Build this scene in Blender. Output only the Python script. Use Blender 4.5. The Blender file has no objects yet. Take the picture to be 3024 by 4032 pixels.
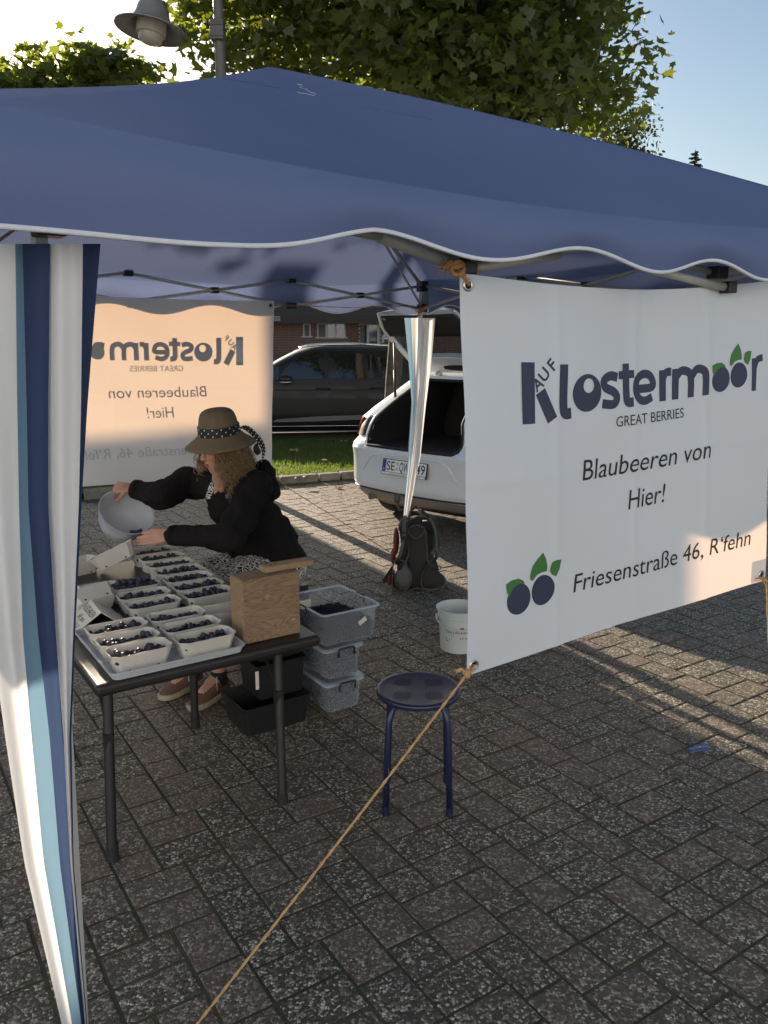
import bpy, bmesh, math, random
import numpy as np
from mathutils import Vector, Matrix, Euler, noise

# ------------------------------------------------------------------ camera, sky, sun, exposure
scene = bpy.context.scene
COL = scene.collection
F_PX, CX, CY, HC, YH = 3170.0, 1512.0, 2016.0, 1.72, 1340.0
PITCH = math.atan((CY - YH) / F_PX)
cam_d = bpy.data.cameras.new('camera'); cam = bpy.data.objects.new('camera', cam_d); COL.objects.link(cam)
cam_d.sensor_fit = 'VERTICAL'; cam_d.sensor_height = 36.0; cam_d.lens = F_PX / 4032 * 36.0
cam_d.clip_start = 0.05; cam_d.clip_end = 3000
cam.location = (0, 0, HC); cam.rotation_euler = (math.pi / 2 - PITCH, 0, 0)
scene.camera = cam

SUN_AZ, SUN_EL = math.radians(29.0), math.radians(15.2)      # azimuth to the left of +Y
SUN = Vector((-math.sin(SUN_AZ) * math.cos(SUN_EL), math.cos(SUN_AZ) * math.cos(SUN_EL), math.sin(SUN_EL)))
world = bpy.data.worlds.new('World'); scene.world = world; world.use_nodes = True
wn = world.node_tree.nodes; wl = world.node_tree.links
sky = wn.new('ShaderNodeTexSky'); sky.sky_type = 'NISHITA'; sky.sun_disc = False
sky.sun_elevation = SUN_EL; sky.sun_rotation = -SUN_AZ
sky.air_density = 1.0; sky.dust_density = 1.1; sky.ozone_density = 1.0
wl.new(sky.outputs[0], wn['Background'].inputs[0]); wn['Background'].inputs[1].default_value = 0.060
sd = bpy.data.lights.new('sun', 'SUN'); sun = bpy.data.objects.new('sun', sd); COL.objects.link(sun)
sd.energy = 5.0; sd.angle = math.radians(0.4); sd.color = (1.0, 0.82, 0.62)
sun.rotation_euler = (-SUN).to_track_quat('-Z', 'Y').to_euler(); sun.location = (-6, 10, 12)
vs = scene.view_settings; vs.view_transform = 'Standard'; vs.look = 'None'; vs.gamma = 1.0; vs.exposure = 1.38
vs.use_curve_mapping = False
scene.render.engine = 'CYCLES'
scene.cycles.use_denoising = True
scene.cycles.max_bounces = 8; scene.cycles.diffuse_bounces = 4; scene.cycles.transparent_max_bounces = 24
scene.cycles.sample_clamp_indirect = 6.0
rng = random.Random(7)
npr = np.random.RandomState(11)

# ------------------------------------------------------------------ helpers
def ray(px, py):
    a = (px - CX) / F_PX; b = (CY - py) / F_PX; c, s = math.cos(PITCH), math.sin(PITCH)
    return Vector((a, c + b * s, -s + b * c))
def P(px, py, Y):                      # the point seen at a photo pixel, at distance Y
    r = ray(px, py); return Vector((0, 0, HC)) + r * (Y / r.y)
def G(px, py, z=0.0):                  # the point seen at a photo pixel, at height z
    r = ray(px, py); return Vector((0, 0, HC)) + r * ((z - HC) / r.z)
def V3(p, z=0.0): return Vector((p[0], p[1], z))
def Rz(a): return Matrix.Rotation(a, 4, 'Z')
def T(v): return Matrix.Translation(Vector(v))

WM = {}
def thing(name, label, cat, loc=(0, 0, 0), rz=0.0, group=None, kind=None):
    o = bpy.data.objects.new(name, None); COL.objects.link(o); o.empty_display_size = 0.1
    o.location = loc; o.rotation_euler = (0, 0, rz); WM[o] = T(loc) @ Rz(rz)
    tag(o, label, cat, group, kind); return o
def tag(o, label=None, cat=None, group=None, kind=None):
    if label: o['label'] = label
    if cat: o['category'] = cat
    if group: o['group'] = group
    if kind: o['kind'] = kind
    return o

class B:
    """collects vertices and faces; obj() links them as one mesh object"""
    def __init__(s): s.v = []; s.f = []; s.m = []; s.mi = 0
    def add(s, vs_, fs):
        k = len(s.v); s.v += [Vector(p) for p in vs_]
        for f in fs: s.f.append([i + k for i in f]); s.m.append(s.mi)
        return s
    def box(s, c, d, M=None):
        x, y, z = d[0] / 2, d[1] / 2, d[2] / 2
        vv = [Vector((i * x, j * y, k * z)) for i in (-1, 1) for j in (-1, 1) for k in (-1, 1)]
        if M is not None: vv = [M @ p for p in vv]
        c = Vector(c); vv = [p + c for p in vv]
        return s.add(vv, [(0, 1, 3, 2), (4, 6, 7, 5), (0, 4, 5, 1), (2, 3, 7, 6), (0, 2, 6, 4), (1, 5, 7, 3)])
    def rings(s, rs, cap=True, closed=True):
        n = len(rs[0]); vv = [p for r in rs for p in r]; ff = []
        for i in range(len(rs) - 1):
            for j in range(n if closed else n - 1):
                a = i * n + j; b = i * n + (j + 1) % n; ff.append((a, b, b + n, a + n))
        if cap and closed: ff.append(tuple(range(n - 1, -1, -1))); ff.append(tuple(range((len(rs) - 1) * n, len(rs) * n)))
        return s.add(vv, ff)
    def tube(s, pts, r, n=8, cap=True, flat=None):
        pts = [Vector(p) for p in pts]; rs = []
        up = None
        for i, p in enumerate(pts):
            t = (pts[min(i + 1, len(pts) - 1)] - pts[max(i - 1, 0)]).normalized()
            if up is None:
                up = Vector((0, 0, 1)) if abs(t.z) < 0.9 else Vector((1, 0, 0))
            a = t.cross(up)
            a = a.normalized() if a.length > 1e-6 else t.orthogonal().normalized()
            b = a.cross(t).normalized(); up = b
            ri = r[i] if isinstance(r, (list, tuple)) else r
            f2 = flat if flat else 1.0
            rs.append([p + a * (ri * math.cos(2 * math.pi * k / n)) + b * (ri * f2 * math.sin(2 * math.pi * k / n)) for k in range(n)])
        return s.rings(rs, cap)
    def capsule(s, a, b, ra, rb, n=12):
        a, b = Vector(a), Vector(b); t = (b - a); L = t.length; t.normalize()
        pts = []; rr = []
        for k in range(4): th = math.pi / 2 * (1 - k / 4.0); pts.append(a - t * ra * math.sin(th)); rr.append(max(ra * math.cos(th), 1e-4))
        pts.append(a); rr.append(ra); pts.append(b); rr.append(rb)
        for k in range(1, 5): th = math.pi / 2 * k / 4.0; pts.append(b + t * rb * math.sin(th)); rr.append(max(rb * math.cos(th), 1e-4))
        return s.tube(pts, rr, n)
    def lathe(s, prof, n=24, M=None, cap=False):
        M = M or Matrix(); rs = [[M @ Vector((r * math.cos(2 * math.pi * k / n), r * math.sin(2 * math.pi * k / n), z)) for k in range(n)] for r, z in prof]
        return s.rings(rs, cap)
    def ell(s, c, r, M=None, nu=16, nv=10):
        M = M or Matrix(); rs = []
        for i in range(nv + 1):
            th = math.pi * (i / nv); q = max(math.sin(th), 1e-3)
            rs.append([Vector(c) + M @ Vector((r[0] * q * math.cos(2 * math.pi * k / nu), r[1] * q * math.sin(2 * math.pi * k / nu), -r[2] * math.cos(th))) for k in range(nu)])
        return s.rings(rs, True)
    def grid(s, fn, nu, nv, closed=False):
        rs = [[Vector(fn(i / (nu if closed else nu - 1), j / (nv - 1))) for i in range(nu)] for j in range(nv)]
        return s.rings(rs, False, closed)
    def prism(s, poly, z0, z1, M=None):
        M = M or Matrix(); n = len(poly)
        vv = [M @ Vector((p[0], p[1], z0)) for p in poly] + [M @ Vector((p[0], p[1], z1)) for p in poly]
        return s.add(vv, [tuple(range(n - 1, -1, -1)), tuple(range(n, 2 * n))] + [(i, (i + 1) % n, n + (i + 1) % n, n + i) for i in range(n)])
    def poly(s, pts): return s.add(pts, [tuple(range(len(pts)))])
    def ribbon(s, pts, w, side):
        side = Vector(side); vv = []
        for i, p in enumerate(pts):
            wi = w[i] if isinstance(w, (list, tuple)) else w
            sd_ = Vector(side[i]) if not isinstance(side, Vector) else side
            vv += [Vector(p) - sd_ * wi / 2, Vector(p) + sd_ * wi / 2]
        return s.add(vv, [(2 * i, 2 * i + 1, 2 * i + 3, 2 * i + 2) for i in range(len(pts) - 1)])
    def mesh(s, name, mats, M=None):
        me = bpy.data.meshes.new(name)
        me.from_pydata([tuple(M @ p) if M else tuple(p) for p in s.v], [], s.f)
        for m in (mats if isinstance(mats, (list, tuple)) else [mats]): me.materials.append(m)
        if any(s.m): me.polygons.foreach_set('material_index', s.m)
        return me
    def obj(s, name, mats, parent=None, smooth=None, world=False, bevel=0, seg=2, solid=0, sub=0, normals=True):
        M = WM[parent].inverted() if (world and parent is not None) else None
        me = s.mesh(name, mats, M)
        if normals:
            bm = bmesh.new(); bm.from_mesh(me); bmesh.ops.recalc_face_normals(bm, faces=bm.faces[:]); bm.to_mesh(me); bm.free()
        if smooth:
            me.polygons.foreach_set('use_smooth', [True] * len(me.polygons))
            if smooth is not True: me.set_sharp_from_angle(angle=math.radians(smooth))
        return link(name, me, parent, bevel, seg, solid, sub)
def link(name, me, parent=None, bevel=0, seg=2, solid=0, sub=0):
    o = bpy.data.objects.new(name, me); COL.objects.link(o)
    if parent is not None: o.parent = parent; WM[o] = WM[parent]
    else: WM[o] = Matrix()
    if bevel:
        m = o.modifiers.new('bevel', 'BEVEL'); m.width = bevel; m.segments = seg; m.limit_method = 'ANGLE'; m.angle_limit = math.radians(40)
    if sub: m = o.modifiers.new('sub', 'SUBSURF'); m.levels = sub; m.render_levels = sub
    if solid: m = o.modifiers.new('solid', 'SOLIDIFY'); m.thickness = solid; m.offset = 0
    return o
def fused(b, name, mat, parent, voxel, smooth=6, factor=0.5, world=True, disp=None):
    """one continuous surface out of overlapping shapes"""
    M = WM[parent].inverted() if (world and parent is not None) else None
    me = b.mesh(name + '_t', mat, M)
    bm = bmesh.new(); bm.from_mesh(me); bmesh.ops.recalc_face_normals(bm, faces=bm.faces[:]); bm.to_mesh(me); bm.free()
    o = bpy.data.objects.new('tmp', me); COL.objects.link(o)
    m = o.modifiers.new('r', 'REMESH'); m.mode = 'VOXEL'; m.voxel_size = voxel
    m = o.modifiers.new('s', 'SMOOTH'); m.iterations = smooth; m.factor = factor
    dg = bpy.context.evaluated_depsgraph_get(); me2 = bpy.data.meshes.new_from_object(o.evaluated_get(dg))
    bpy.data.objects.remove(o); bpy.data.meshes.remove(me)
    me2.name = name; me2.materials.clear(); me2.materials.append(mat)
    if disp:
        bm = bmesh.new(); bm.from_mesh(me2); bm.normal_update()
        for v in bm.verts: v.co += v.normal * disp(v.co, v.normal)
        bm.to_mesh(me2); bm.free()
    me2.polygons.foreach_set('use_smooth', [True] * len(me2.polygons))
    return link(name, me2, parent)
def copy_tree(o, parent=None):
    c = o.copy(); COL.objects.link(c)
    if parent is not None: c.parent = parent
    for ch in list(o.children): copy_tree(ch, c)
    return c
_txt = {}
def text2d(s, shear=0.0, offset=0.0, res=4):
    """flat triangles of a line of writing; x 0..w, cap height 1"""
    key = (s, shear, offset, res)
    if key not in _txt:
        cu = bpy.data.curves.new('t', 'FONT'); cu.body = s; cu.shear = shear; cu.offset = offset; cu.resolution_u = res
        o = bpy.data.objects.new('t', cu); COL.objects.link(o)
        dg = bpy.context.evaluated_depsgraph_get(); me = bpy.data.meshes.new_from_object(o.evaluated_get(dg))
        v = np.array([tuple(p.co) for p in me.vertices]); f = [list(p.vertices) for p in me.polygons]
        bpy.data.objects.remove(o); bpy.data.meshes.remove(me)
        _txt[key] = (v, f)
    return _txt[key]
def text_fit(b, s, fn, x0, x1, y0, y1, shear=0.0, offset=0.0, cap=True):
    """place writing into a rectangle (y0 = baseline, y1 = cap top); fn maps (x, y) to 3D"""
    v, f = text2d(s, shear, offset); w0, w1 = v[:, 0].min(), v[:, 0].max()
    hh = text2d('H', 0, offset)[0][:, 1]; h0, h1 = hh.min(), hh.max()
    b.add([fn(x0 + (p[0] - w0) / (w1 - w0) * (x1 - x0), y0 + (p[1] - h0) / (h1 - h0) * (y1 - y0)) for p in v], f)

# ------------------------------------------------------------------ materials
def nodes(name):
    m = bpy.data.materials.new(name); m.use_nodes = True; nt = m.node_tree
    return m, nt.nodes, nt.links, nt.nodes['Principled BSDF'], nt.nodes['Material Output']
def mat(name, col, rough=0.6, metal=0.0, var=None, bump=None, transl=None, spec=0.5, coat=0.0, vcoord='Object'):
    """var=(scale, amount[, second colour]); bump=(scale, strength); transl=(amount, colour)"""
    m, N, L, p, out = nodes(name)
    p.inputs['Base Color'].default_value = (*col, 1); p.inputs['Roughness'].default_value = rough; p.inputs['Metallic'].default_value = metal
    p.inputs['Specular IOR Level'].default_value = spec; p.inputs['Coat Weight'].default_value = coat; p.inputs['Coat Roughness'].default_value = 0.05
    tc = N.new('ShaderNodeTexCoord'); colout = None
    if var:
        nz = N.new('ShaderNodeTexNoise'); nz.inputs['Scale'].default_value = var[0]; nz.inputs['Detail'].default_value = 5; L.new(tc.outputs[vcoord], nz.inputs['Vector'])
        mx = N.new('ShaderNodeMix'); mx.data_type = 'RGBA'
        c2 = var[2] if len(var) > 2 else tuple(c * 0.45 for c in col)
        mx.inputs[6].default_value = (*col, 1); mx.inputs[7].default_value = (*c2, 1)
        r = N.new('ShaderNodeMapRange'); r.inputs[1].default_value = 0.35; r.inputs[2].default_value = 0.7; r.inputs[4].default_value = var[1]
        L.new(nz.outputs[0], r.inputs[0]); L.new(r.outputs[0], mx.inputs[0]); L.new(mx.outputs[2], p.inputs['Base Color']); colout = mx.outputs[2]
    if bump:
        nb = N.new('ShaderNodeTexNoise'); nb.inputs['Scale'].default_value = bump[0]; nb.inputs['Detail'].default_value = 4; L.new(tc.outputs[vcoord], nb.inputs['Vector'])
        bp = N.new('ShaderNodeBump'); bp.inputs['Strength'].default_value = bump[1]; bp.inputs['Distance'].default_value = 0.01
        L.new(nb.outputs[0], bp.inputs['Height']); L.new(bp.outputs[0], p.inputs['Normal'])
    if transl:
        t = N.new('ShaderNodeBsdfTranslucent'); t.inputs[0].default_value = (*transl[1], 1)
        ms = N.new('ShaderNodeMixShader'); ms.inputs[0].default_value = transl[0]
        L.new(p.outputs[0], ms.inputs[1]); L.new(t.outputs[0], ms.inputs[2]); L.new(ms.outputs[0], out.inputs[0])
    return m
def clear(name, tint=(0.9, 0.93, 0.95), body=0.12, bodycol=(0.8, 0.85, 0.9), rough=0.15):
    """thin see-through plastic or glass: clear film with some milky body and a sheen"""
    m, N, L, p, out = nodes(name)
    p.inputs['Base Color'].default_value = (*bodycol, 1); p.inputs['Roughness'].default_value = rough
    tr = N.new('ShaderNodeBsdfTransparent'); tr.inputs[0].default_value = (*tint, 1)
    lw = N.new('ShaderNodeLayerWeight'); lw.inputs[0].default_value = 0.25
    ad = N.new('ShaderNodeMath'); ad.operation = 'MULTIPLY_ADD'; ad.inputs[1].default_value = 0.35; ad.inputs[2].default_value = body
    L.new(lw.outputs[1], ad.inputs[0])
    ms = N.new('ShaderNodeMixShader'); L.new(ad.outputs[0], ms.inputs[0]); L.new(tr.outputs[0], ms.inputs[1]); L.new(p.outputs[0], ms.inputs[2]); L.new(ms.outputs[0], out.inputs[0])
    return m

def paver_material(name, use_attr):
    m, N, L, p, out = nodes(name)
    geo = N.new('ShaderNodeNewGeometry')
    if use_attr: at = N.new('ShaderNodeAttribute'); at.attribute_name = 'rnd'; rnd = at.outputs['Fac']
    else: at = N.new('ShaderNodeObjectInfo'); rnd = at.outputs['Random']
    vo = N.new('ShaderNodeTexVoronoi'); vo.inputs['Scale'].default_value = 118; L.new(geo.outputs['Position'], vo.inputs['Vector'])
    vo2 = N.new('ShaderNodeTexVoronoi'); vo2.feature = 'DISTANCE_TO_EDGE'; vo2.inputs['Scale'].default_value = 118; L.new(geo.outputs['Position'], vo2.inputs['Vector'])
    bw = N.new('ShaderNodeSeparateColor'); L.new(vo.outputs['Color'], bw.inputs[0])
    ramp = N.new('ShaderNodeValToRGB'); L.new(bw.outputs[0], ramp.inputs[0])
    e = ramp.color_ramp.elements; e[0].position = 0.0; e[0].color = (0.036, 0.033, 0.029, 1); e[1].position = 1.0; e[1].color = (0.74, 0.70, 0.60, 1)
    for pos, c in ((0.3, (0.060, 0.054, 0.041)), (0.5, (0.120, 0.106, 0.080)), (0.64, (0.23, 0.21, 0.165)), (0.80, (0.42, 0.39, 0.32))):
        q = ramp.color_ramp.elements.new(pos); q.color = (*c, 1)
    # worn stones show more mortar: mortar colour by a broad noise and by the stone's own tint
    nz = N.new('ShaderNodeTexNoise'); nz.inputs['Scale'].default_value = 9; nz.inputs['Detail'].default_value = 6; L.new(geo.outputs['Position'], nz.inputs['Vector'])
    mort = N.new('ShaderNodeMix'); mort.data_type = 'RGBA'; mort.inputs[6].default_value = (0.074, 0.064, 0.046, 1); mort.inputs[7].default_value = (0.150, 0.106, 0.086, 1)
    L.new(rnd, mort.inputs[0])
    edge = N.new('ShaderNodeMapRange'); edge.inputs[1].default_value = 0.02; edge.inputs[2].default_value = 0.16; edge.inputs[3].default_value = 1; edge.inputs[4].default_value = 0
    L.new(vo2.outputs[0], edge.inputs[0])
    wear = N.new('ShaderNodeMath'); wear.operation = 'MULTIPLY_ADD'; wear.inputs[1].default_value = 0.45
    sub = N.new('ShaderNodeMath'); sub.operation = 'MULTIPLY_ADD'; sub.inputs[1].default_value = 1.3; sub.inputs[2].default_value = -0.5; L.new(nz.outputs[0], sub.inputs[0])
    L.new(rnd, wear.inputs[0]); L.new(sub.outputs[0], wear.inputs[2])
    mxf = N.new('ShaderNodeMath'); mxf.operation = 'MAXIMUM'; mxf.use_clamp = True; L.new(edge.outputs[0], mxf.inputs[0]); L.new(wear.outputs[0], mxf.inputs[1])
    mx = N.new('ShaderNodeMix'); mx.data_type = 'RGBA'; L.new(mxf.outputs[0], mx.inputs[0]); L.new(ramp.outputs[0], mx.inputs[6]); L.new(mort.outputs[2], mx.inputs[7])
    L.new(mx.outputs[2], p.inputs['Base Color'])
    p.inputs['Roughness'].default_value = 0.60; p.inputs['Specular IOR Level'].default_value = 0.38
    bp = N.new('ShaderNodeBump'); bp.inputs['Strength'].default_value = 0.75; bp.inputs['Distance'].default_value = 0.006
    L.new(vo2.outputs[0], bp.inputs['Height']); L.new(bp.outputs[0], p.inputs['Normal'])
    return m

def wood_material(name, c1, c2, axis='X', scale=1.0):
    m, N, L, p, out = nodes(name)
    tc = N.new('ShaderNodeTexCoord'); mp = N.new('ShaderNodeMapping'); L.new(tc.outputs['Object'], mp.inputs[0])
    mp.inputs['Scale'].default_value = {'X': (2.2, 9, 9), 'Y': (9, 2.2, 9), 'Z': (9, 9, 2.2)}[axis]
    nz = N.new('ShaderNodeTexNoise'); nz.inputs['Scale'].default_value = 1.6 * scale; nz.inputs['Detail'].default_value = 3; nz.inputs['Distortion'].default_value = 1.2; L.new(mp.outputs[0], nz.inputs['Vector'])
    wv = N.new('ShaderNodeMath'); wv.operation = 'MULTIPLY'; wv.inputs[1].default_value = 95; L.new(nz.outputs[0], wv.inputs[0])
    sn = N.new('ShaderNodeMath'); sn.operation = 'SINE'; L.new(wv.outputs[0], sn.inputs[0])
    r = N.new('ShaderNodeMapRange'); r.inputs[1].default_value = -0.9; r.inputs[2].default_value = 1; L.new(sn.outputs[0], r.inputs[0])
    n2 = N.new('ShaderNodeTexNoise'); n2.inputs['Scale'].default_value = 14; n2.inputs['Detail'].default_value = 6; L.new(mp.outputs[0], n2.inputs['Vector'])
    ad = N.new('ShaderNodeMath'); ad.operation = 'MULTIPLY'; L.new(r.outputs[0], ad.inputs[0]); L.new(n2.outputs[0], ad.inputs[1])
    mx = N.new('ShaderNodeMix'); mx.data_type = 'RGBA'; mx.inputs[6].default_value = (*c1, 1); mx.inputs[7].default_value = (*c2, 1); L.new(ad.outputs[0], mx.inputs[0])
    L.new(mx.outputs[2], p.inputs['Base Color']); p.inputs['Roughness'].default_value = 0.75
    bp = N.new('ShaderNodeBump'); bp.inputs['Strength'].default_value = 0.35; bp.inputs['Distance'].default_value = 0.004; L.new(ad.outputs[0], bp.inputs['Height']); L.new(bp.outputs[0], p.inputs['Normal'])
    return m
def brick_material(name):
    m, N, L, p, out = nodes(name)
    tc = N.new('ShaderNodeTexCoord'); mp = N.new('ShaderNodeMapping'); mp.inputs['Rotation'].default_value = (math.pi / 2, 0, 0); L.new(tc.outputs['Object'], mp.inputs[0])
    b = N.new('ShaderNodeTexBrick'); L.new(mp.outputs[0], b.inputs[0]); b.inputs['Scale'].default_value = 1.0
    b.inputs['Brick Width'].default_value = 0.25; b.inputs['Row Height'].default_value = 0.083; b.inputs['Mortar Size'].default_value = 0.012
    b.inputs['Color1'].default_value = (0.24, 0.085, 0.05, 1); b.inputs['Color2'].default_value = (0.17, 0.06, 0.04, 1); b.inputs['Mortar'].default_value = (0.28, 0.25, 0.21, 1)
    L.new(b.outputs[0], p.inputs['Base Color']); p.inputs['Roughness'].default_value = 0.85
    return m
def print_material(name):                      # white cotton with a dense black leaf print
    m, N, L, p, out = nodes(name)
    tc = N.new('ShaderNodeTexCoord')
    vo = N.new('ShaderNodeTexVoronoi'); vo.feature = 'DISTANCE_TO_EDGE'; vo.inputs['Scale'].default_value = 42
    nz = N.new('ShaderNodeTexNoise'); nz.inputs['Scale'].default_value = 18; L.new(tc.outputs['Object'], nz.inputs['Vector'])
    ad = N.new('ShaderNodeVectorMath'); ad.operation = 'MULTIPLY_ADD'; ad.inputs[1].default_value = (0.06, 0.06, 0.06); L.new(nz.outputs['Color'], ad.inputs[0]); L.new(tc.outputs['Object'], ad.inputs[2])
    mp = N.new('ShaderNodeMapping'); mp.inputs['Scale'].default_value = (1.0, 1.5, 1.7); mp.inputs['Rotation'].default_value = (0.3, 0.5, 0.6); L.new(ad.outputs[0], mp.inputs[0])
    L.new(mp.outputs[0], vo.inputs['Vector'])
    r = N.new('ShaderNodeValToRGB'); r.color_ramp.interpolation = 'CONSTANT'; r.color_ramp.elements[0].color = (0.62, 0.60, 0.57, 1); r.color_ramp.elements[1].color = (0.012, 0.012, 0.016, 1); r.color_ramp.elements[1].position = 0.11
    L.new(vo.outputs[0], r.inputs[0]); L.new(r.outputs[0], p.inputs['Base Color']); p.inputs['Roughness'].default_value = 0.85
    return m
def rope_material(name, c1, c2):
    m, N, L, p, out = nodes(name)
    tc = N.new('ShaderNodeTexCoord'); nz = N.new('ShaderNodeTexNoise'); nz.inputs['Scale'].default_value = 260; nz.inputs['Detail'].default_value = 3; L.new(tc.outputs['Object'], nz.inputs['Vector'])
    mx = N.new('ShaderNodeMix'); mx.data_type = 'RGBA'; mx.inputs[6].default_value = (*c1, 1); mx.inputs[7].default_value = (*c2, 1); L.new(nz.outputs[0], mx.inputs[0]); L.new(mx.outputs[2], p.inputs['Base Color'])
    p.inputs['Roughness'].default_value = 0.9
    return m

M_ = {}
M_['asphalt'] = mat('asphalt', (0.11, 0.105, 0.098), 0.9, var=(3, 0.6, (0.15, 0.145, 0.135)), bump=(160, 0.4))
M_['sand'] = mat('joint_sand', (0.072, 0.063, 0.046), 0.95, var=(11, 0.9, (0.062, 0.070, 0.028)), bump=(180, 0.5))
M_['soil'] = mat('soil', (0.05, 0.06, 0.02), 0.95, var=(8, 0.8, (0.07, 0.05, 0.03)))
M_['paver'] = paver_material('exposed_aggregate_paver', False)
M_['paver_far'] = paver_material('exposed_aggregate_paver_far', True)
M_['kerb'] = mat('kerb_concrete', (0.21, 0.195, 0.17), 0.9, var=(9, 0.9, (0.10, 0.095, 0.07)), bump=(60, 0.5))
M_['grass'] = mat('grass_blade', (0.055, 0.10, 0.018), 0.6, transl=(0.4, (0.20, 0.30, 0.03)), var=(1.5, 0.7, (0.09, 0.10, 0.025)))
M_['canopy'] = mat('navy_polyester', (0.122, 0.166, 0.335), 0.62, var=(2.2, 0.35, (0.15, 0.195, 0.37)), bump=(3.2, 0.55), transl=(0.24, (0.15, 0.19, 0.34)))
M_['navy'] = mat('navy_curtain', (0.04, 0.058, 0.13), 0.9, spec=0.15, bump=(7, 0.1), transl=(0.20, (0.08, 0.13, 0.26)))
M_['ltblue'] = mat('light_blue_curtain', (0.15, 0.25, 0.35), 0.9, spec=0.15, bump=(7, 0.25), transl=(0.32, (0.20, 0.34, 0.46)))
M_['white_cloth'] = mat('white_polyester', (0.82, 0.82, 0.84), 0.9, spec=0.15, bump=(6, 0.4), transl=(0.40, (0.80, 0.78, 0.76)))
M_['hem'] = mat('white_piping', (0.80, 0.82, 0.88), 0.7, transl=(0.25, (0.8, 0.8, 0.85)))
M_['banner'] = mat('banner_vinyl', (0.67, 0.72, 0.79), 0.5, bump=(3, 0.05), transl=(0.19, (0.93, 0.67, 0.45)))  # white vinyl; the sky's blue cast is put into its colour
M_['tubes'] = mat('grey_painted_steel', (0.42, 0.42, 0.40), 0.45, metal=0.1)
M_['blackpl'] = mat('black_plastic', (0.012, 0.012, 0.013), 0.42)
M_['steel'] = mat('steel', (0.55, 0.54, 0.52), 0.28, metal=1.0)
M_['ink_navy'] = mat('ink_navy', (0.028, 0.033, 0.075), 0.55)
M_['ink_black'] = mat('ink_black', (0.013, 0.014, 0.02), 0.55)
M_['show'] = mat('painted_show_through', (0.50, 0.52, 0.55), 0.5, transl=(0.17, (0.62, 0.52, 0.42)))
M_['ink_green'] = mat('ink_green', (0.045, 0.16, 0.035), 0.55)
M_['jute'] = rope_material('jute', (0.36, 0.22, 0.09), (0.56, 0.37, 0.17))
M_['orange_twine'] = rope_material('orange_twine', (0.32, 0.15, 0.05), (0.55, 0.30, 0.12))
M_['table'] = mat('black_blowmould', (0.018, 0.016, 0.015), 0.42, bump=(240, 0.12))
M_['table_metal'] = mat('black_powder_coat', (0.014, 0.013, 0.012), 0.5)
M_['card'] = mat('punnet_card', (0.68, 0.655, 0.60), 0.85, var=(9, 0.5, (0.60, 0.57, 0.51)), bump=(90, 0.15), transl=(0.12, (0.7, 0.55, 0.35)))
M_['card_in'] = M_['card']
M_['berry'] = mat('blueberry', (0.014, 0.015, 0.028), 0.46, var=(60, 0.85, (0.055, 0.058, 0.095)), spec=0.45)
M_['berry_dull'] = mat('blueberry_bloom', (0.016, 0.018, 0.036), 0.75, spec=0.2)
M_['calyx'] = mat('calyx', (0.01, 0.009, 0.012), 0.8)
M_['paper'] = mat('paper', (0.72, 0.68, 0.60), 0.8)
M_['marker'] = mat('marker', (0.02, 0.02, 0.03), 0.6)
M_['labelblue'] = mat('label_print', (0.07, 0.06, 0.22), 0.6)
M_['wood'] = wood_material('weathered_wood', (0.30, 0.20, 0.12), (0.10, 0.062, 0.035), 'X')
M_['woodz'] = wood_material('end_grain_wood', (0.36, 0.25, 0.14), (0.14, 0.08, 0.035), 'Z', 1.5)
M_['plank'] = wood_material('pale_plank', (0.40, 0.275, 0.155), (0.22, 0.12, 0.05), 'X', 0.8)
M_['clear'] = clear('clear_plastic', (0.93, 0.95, 0.97), 0.15, (0.75, 0.80, 0.88), 0.12)
M_['clearlid'] = clear('clear_lid', (0.93, 0.95, 0.97), 0.30, (0.70, 0.78, 0.88), 0.2)
M_['tray'] = clear('milky_tray', (0.9, 0.91, 0.93), 0.42, (0.72, 0.74, 0.78), 0.3)
M_['bowl'] = clear('milky_bowl', (0.93, 0.94, 0.96), 0.50, (0.62, 0.63, 0.67), 0.3)
M_['bucket'] = mat('milky_bucket', (0.72, 0.77, 0.76), 0.35, transl=(0.25, (0.7, 0.75, 0.72)))
M_['stool'] = mat('dark_blue_enamel', (0.012, 0.015, 0.055), 0.34, coat=0.15)
M_['hole'] = mat('hole', (0.004, 0.004, 0.005), 0.9)
M_['skin'] = mat('skin', (0.50, 0.27, 0.19), 0.5, var=(14, 0.4, (0.46, 0.22, 0.16)))
M_['lip'] = mat('lips', (0.36, 0.12, 0.10), 0.4)
M_['eye'] = mat('eye', (0.5, 0.5, 0.48), 0.2)
M_['jacket'] = mat('black_fleece', (0.012, 0.010, 0.010), 0.9, bump=(120, 0.5), spec=0.2)
M_['print'] = print_material('leaf_print_cotton')
M_['straw'] = mat('straw_hat', (0.185, 0.135, 0.080), 0.85, var=(40, 0.5, (0.14, 0.10, 0.058)), bump=(220, 0.35))
M_['ribbon'] = mat('black_ribbon', (0.010, 0.009, 0.012), 0.55, transl=(0.1, (0.03, 0.03, 0.04)))
M_['dot'] = mat('white_dot', (0.75, 0.73, 0.70), 0.7)
M_['hair'] = mat('blond_brown_hair', (0.25, 0.16, 0.08), 0.45, var=(30, 0.9, (0.46, 0.33, 0.18)), transl=(0.2, (0.5, 0.3, 0.12)))
M_['hair_under'] = mat('dark_blond_hair', (0.10, 0.055, 0.025), 0.55, var=(30, 0.7, (0.16, 0.09, 0.04)))
M_['shoe'] = mat('brown_suede', (0.17, 0.085, 0.055), 0.8, var=(30, 0.5, (0.11, 0.06, 0.045)))
M_['sole'] = mat('cream_sole', (0.42, 0.37, 0.26), 0.8, var=(40, 0.6, (0.24, 0.20, 0.13)))
M_['lace'] = mat('lace', (0.45, 0.42, 0.37), 0.8)
M_['sock'] = mat('black_sock', (0.012, 0.012, 0.013), 0.9)
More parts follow.
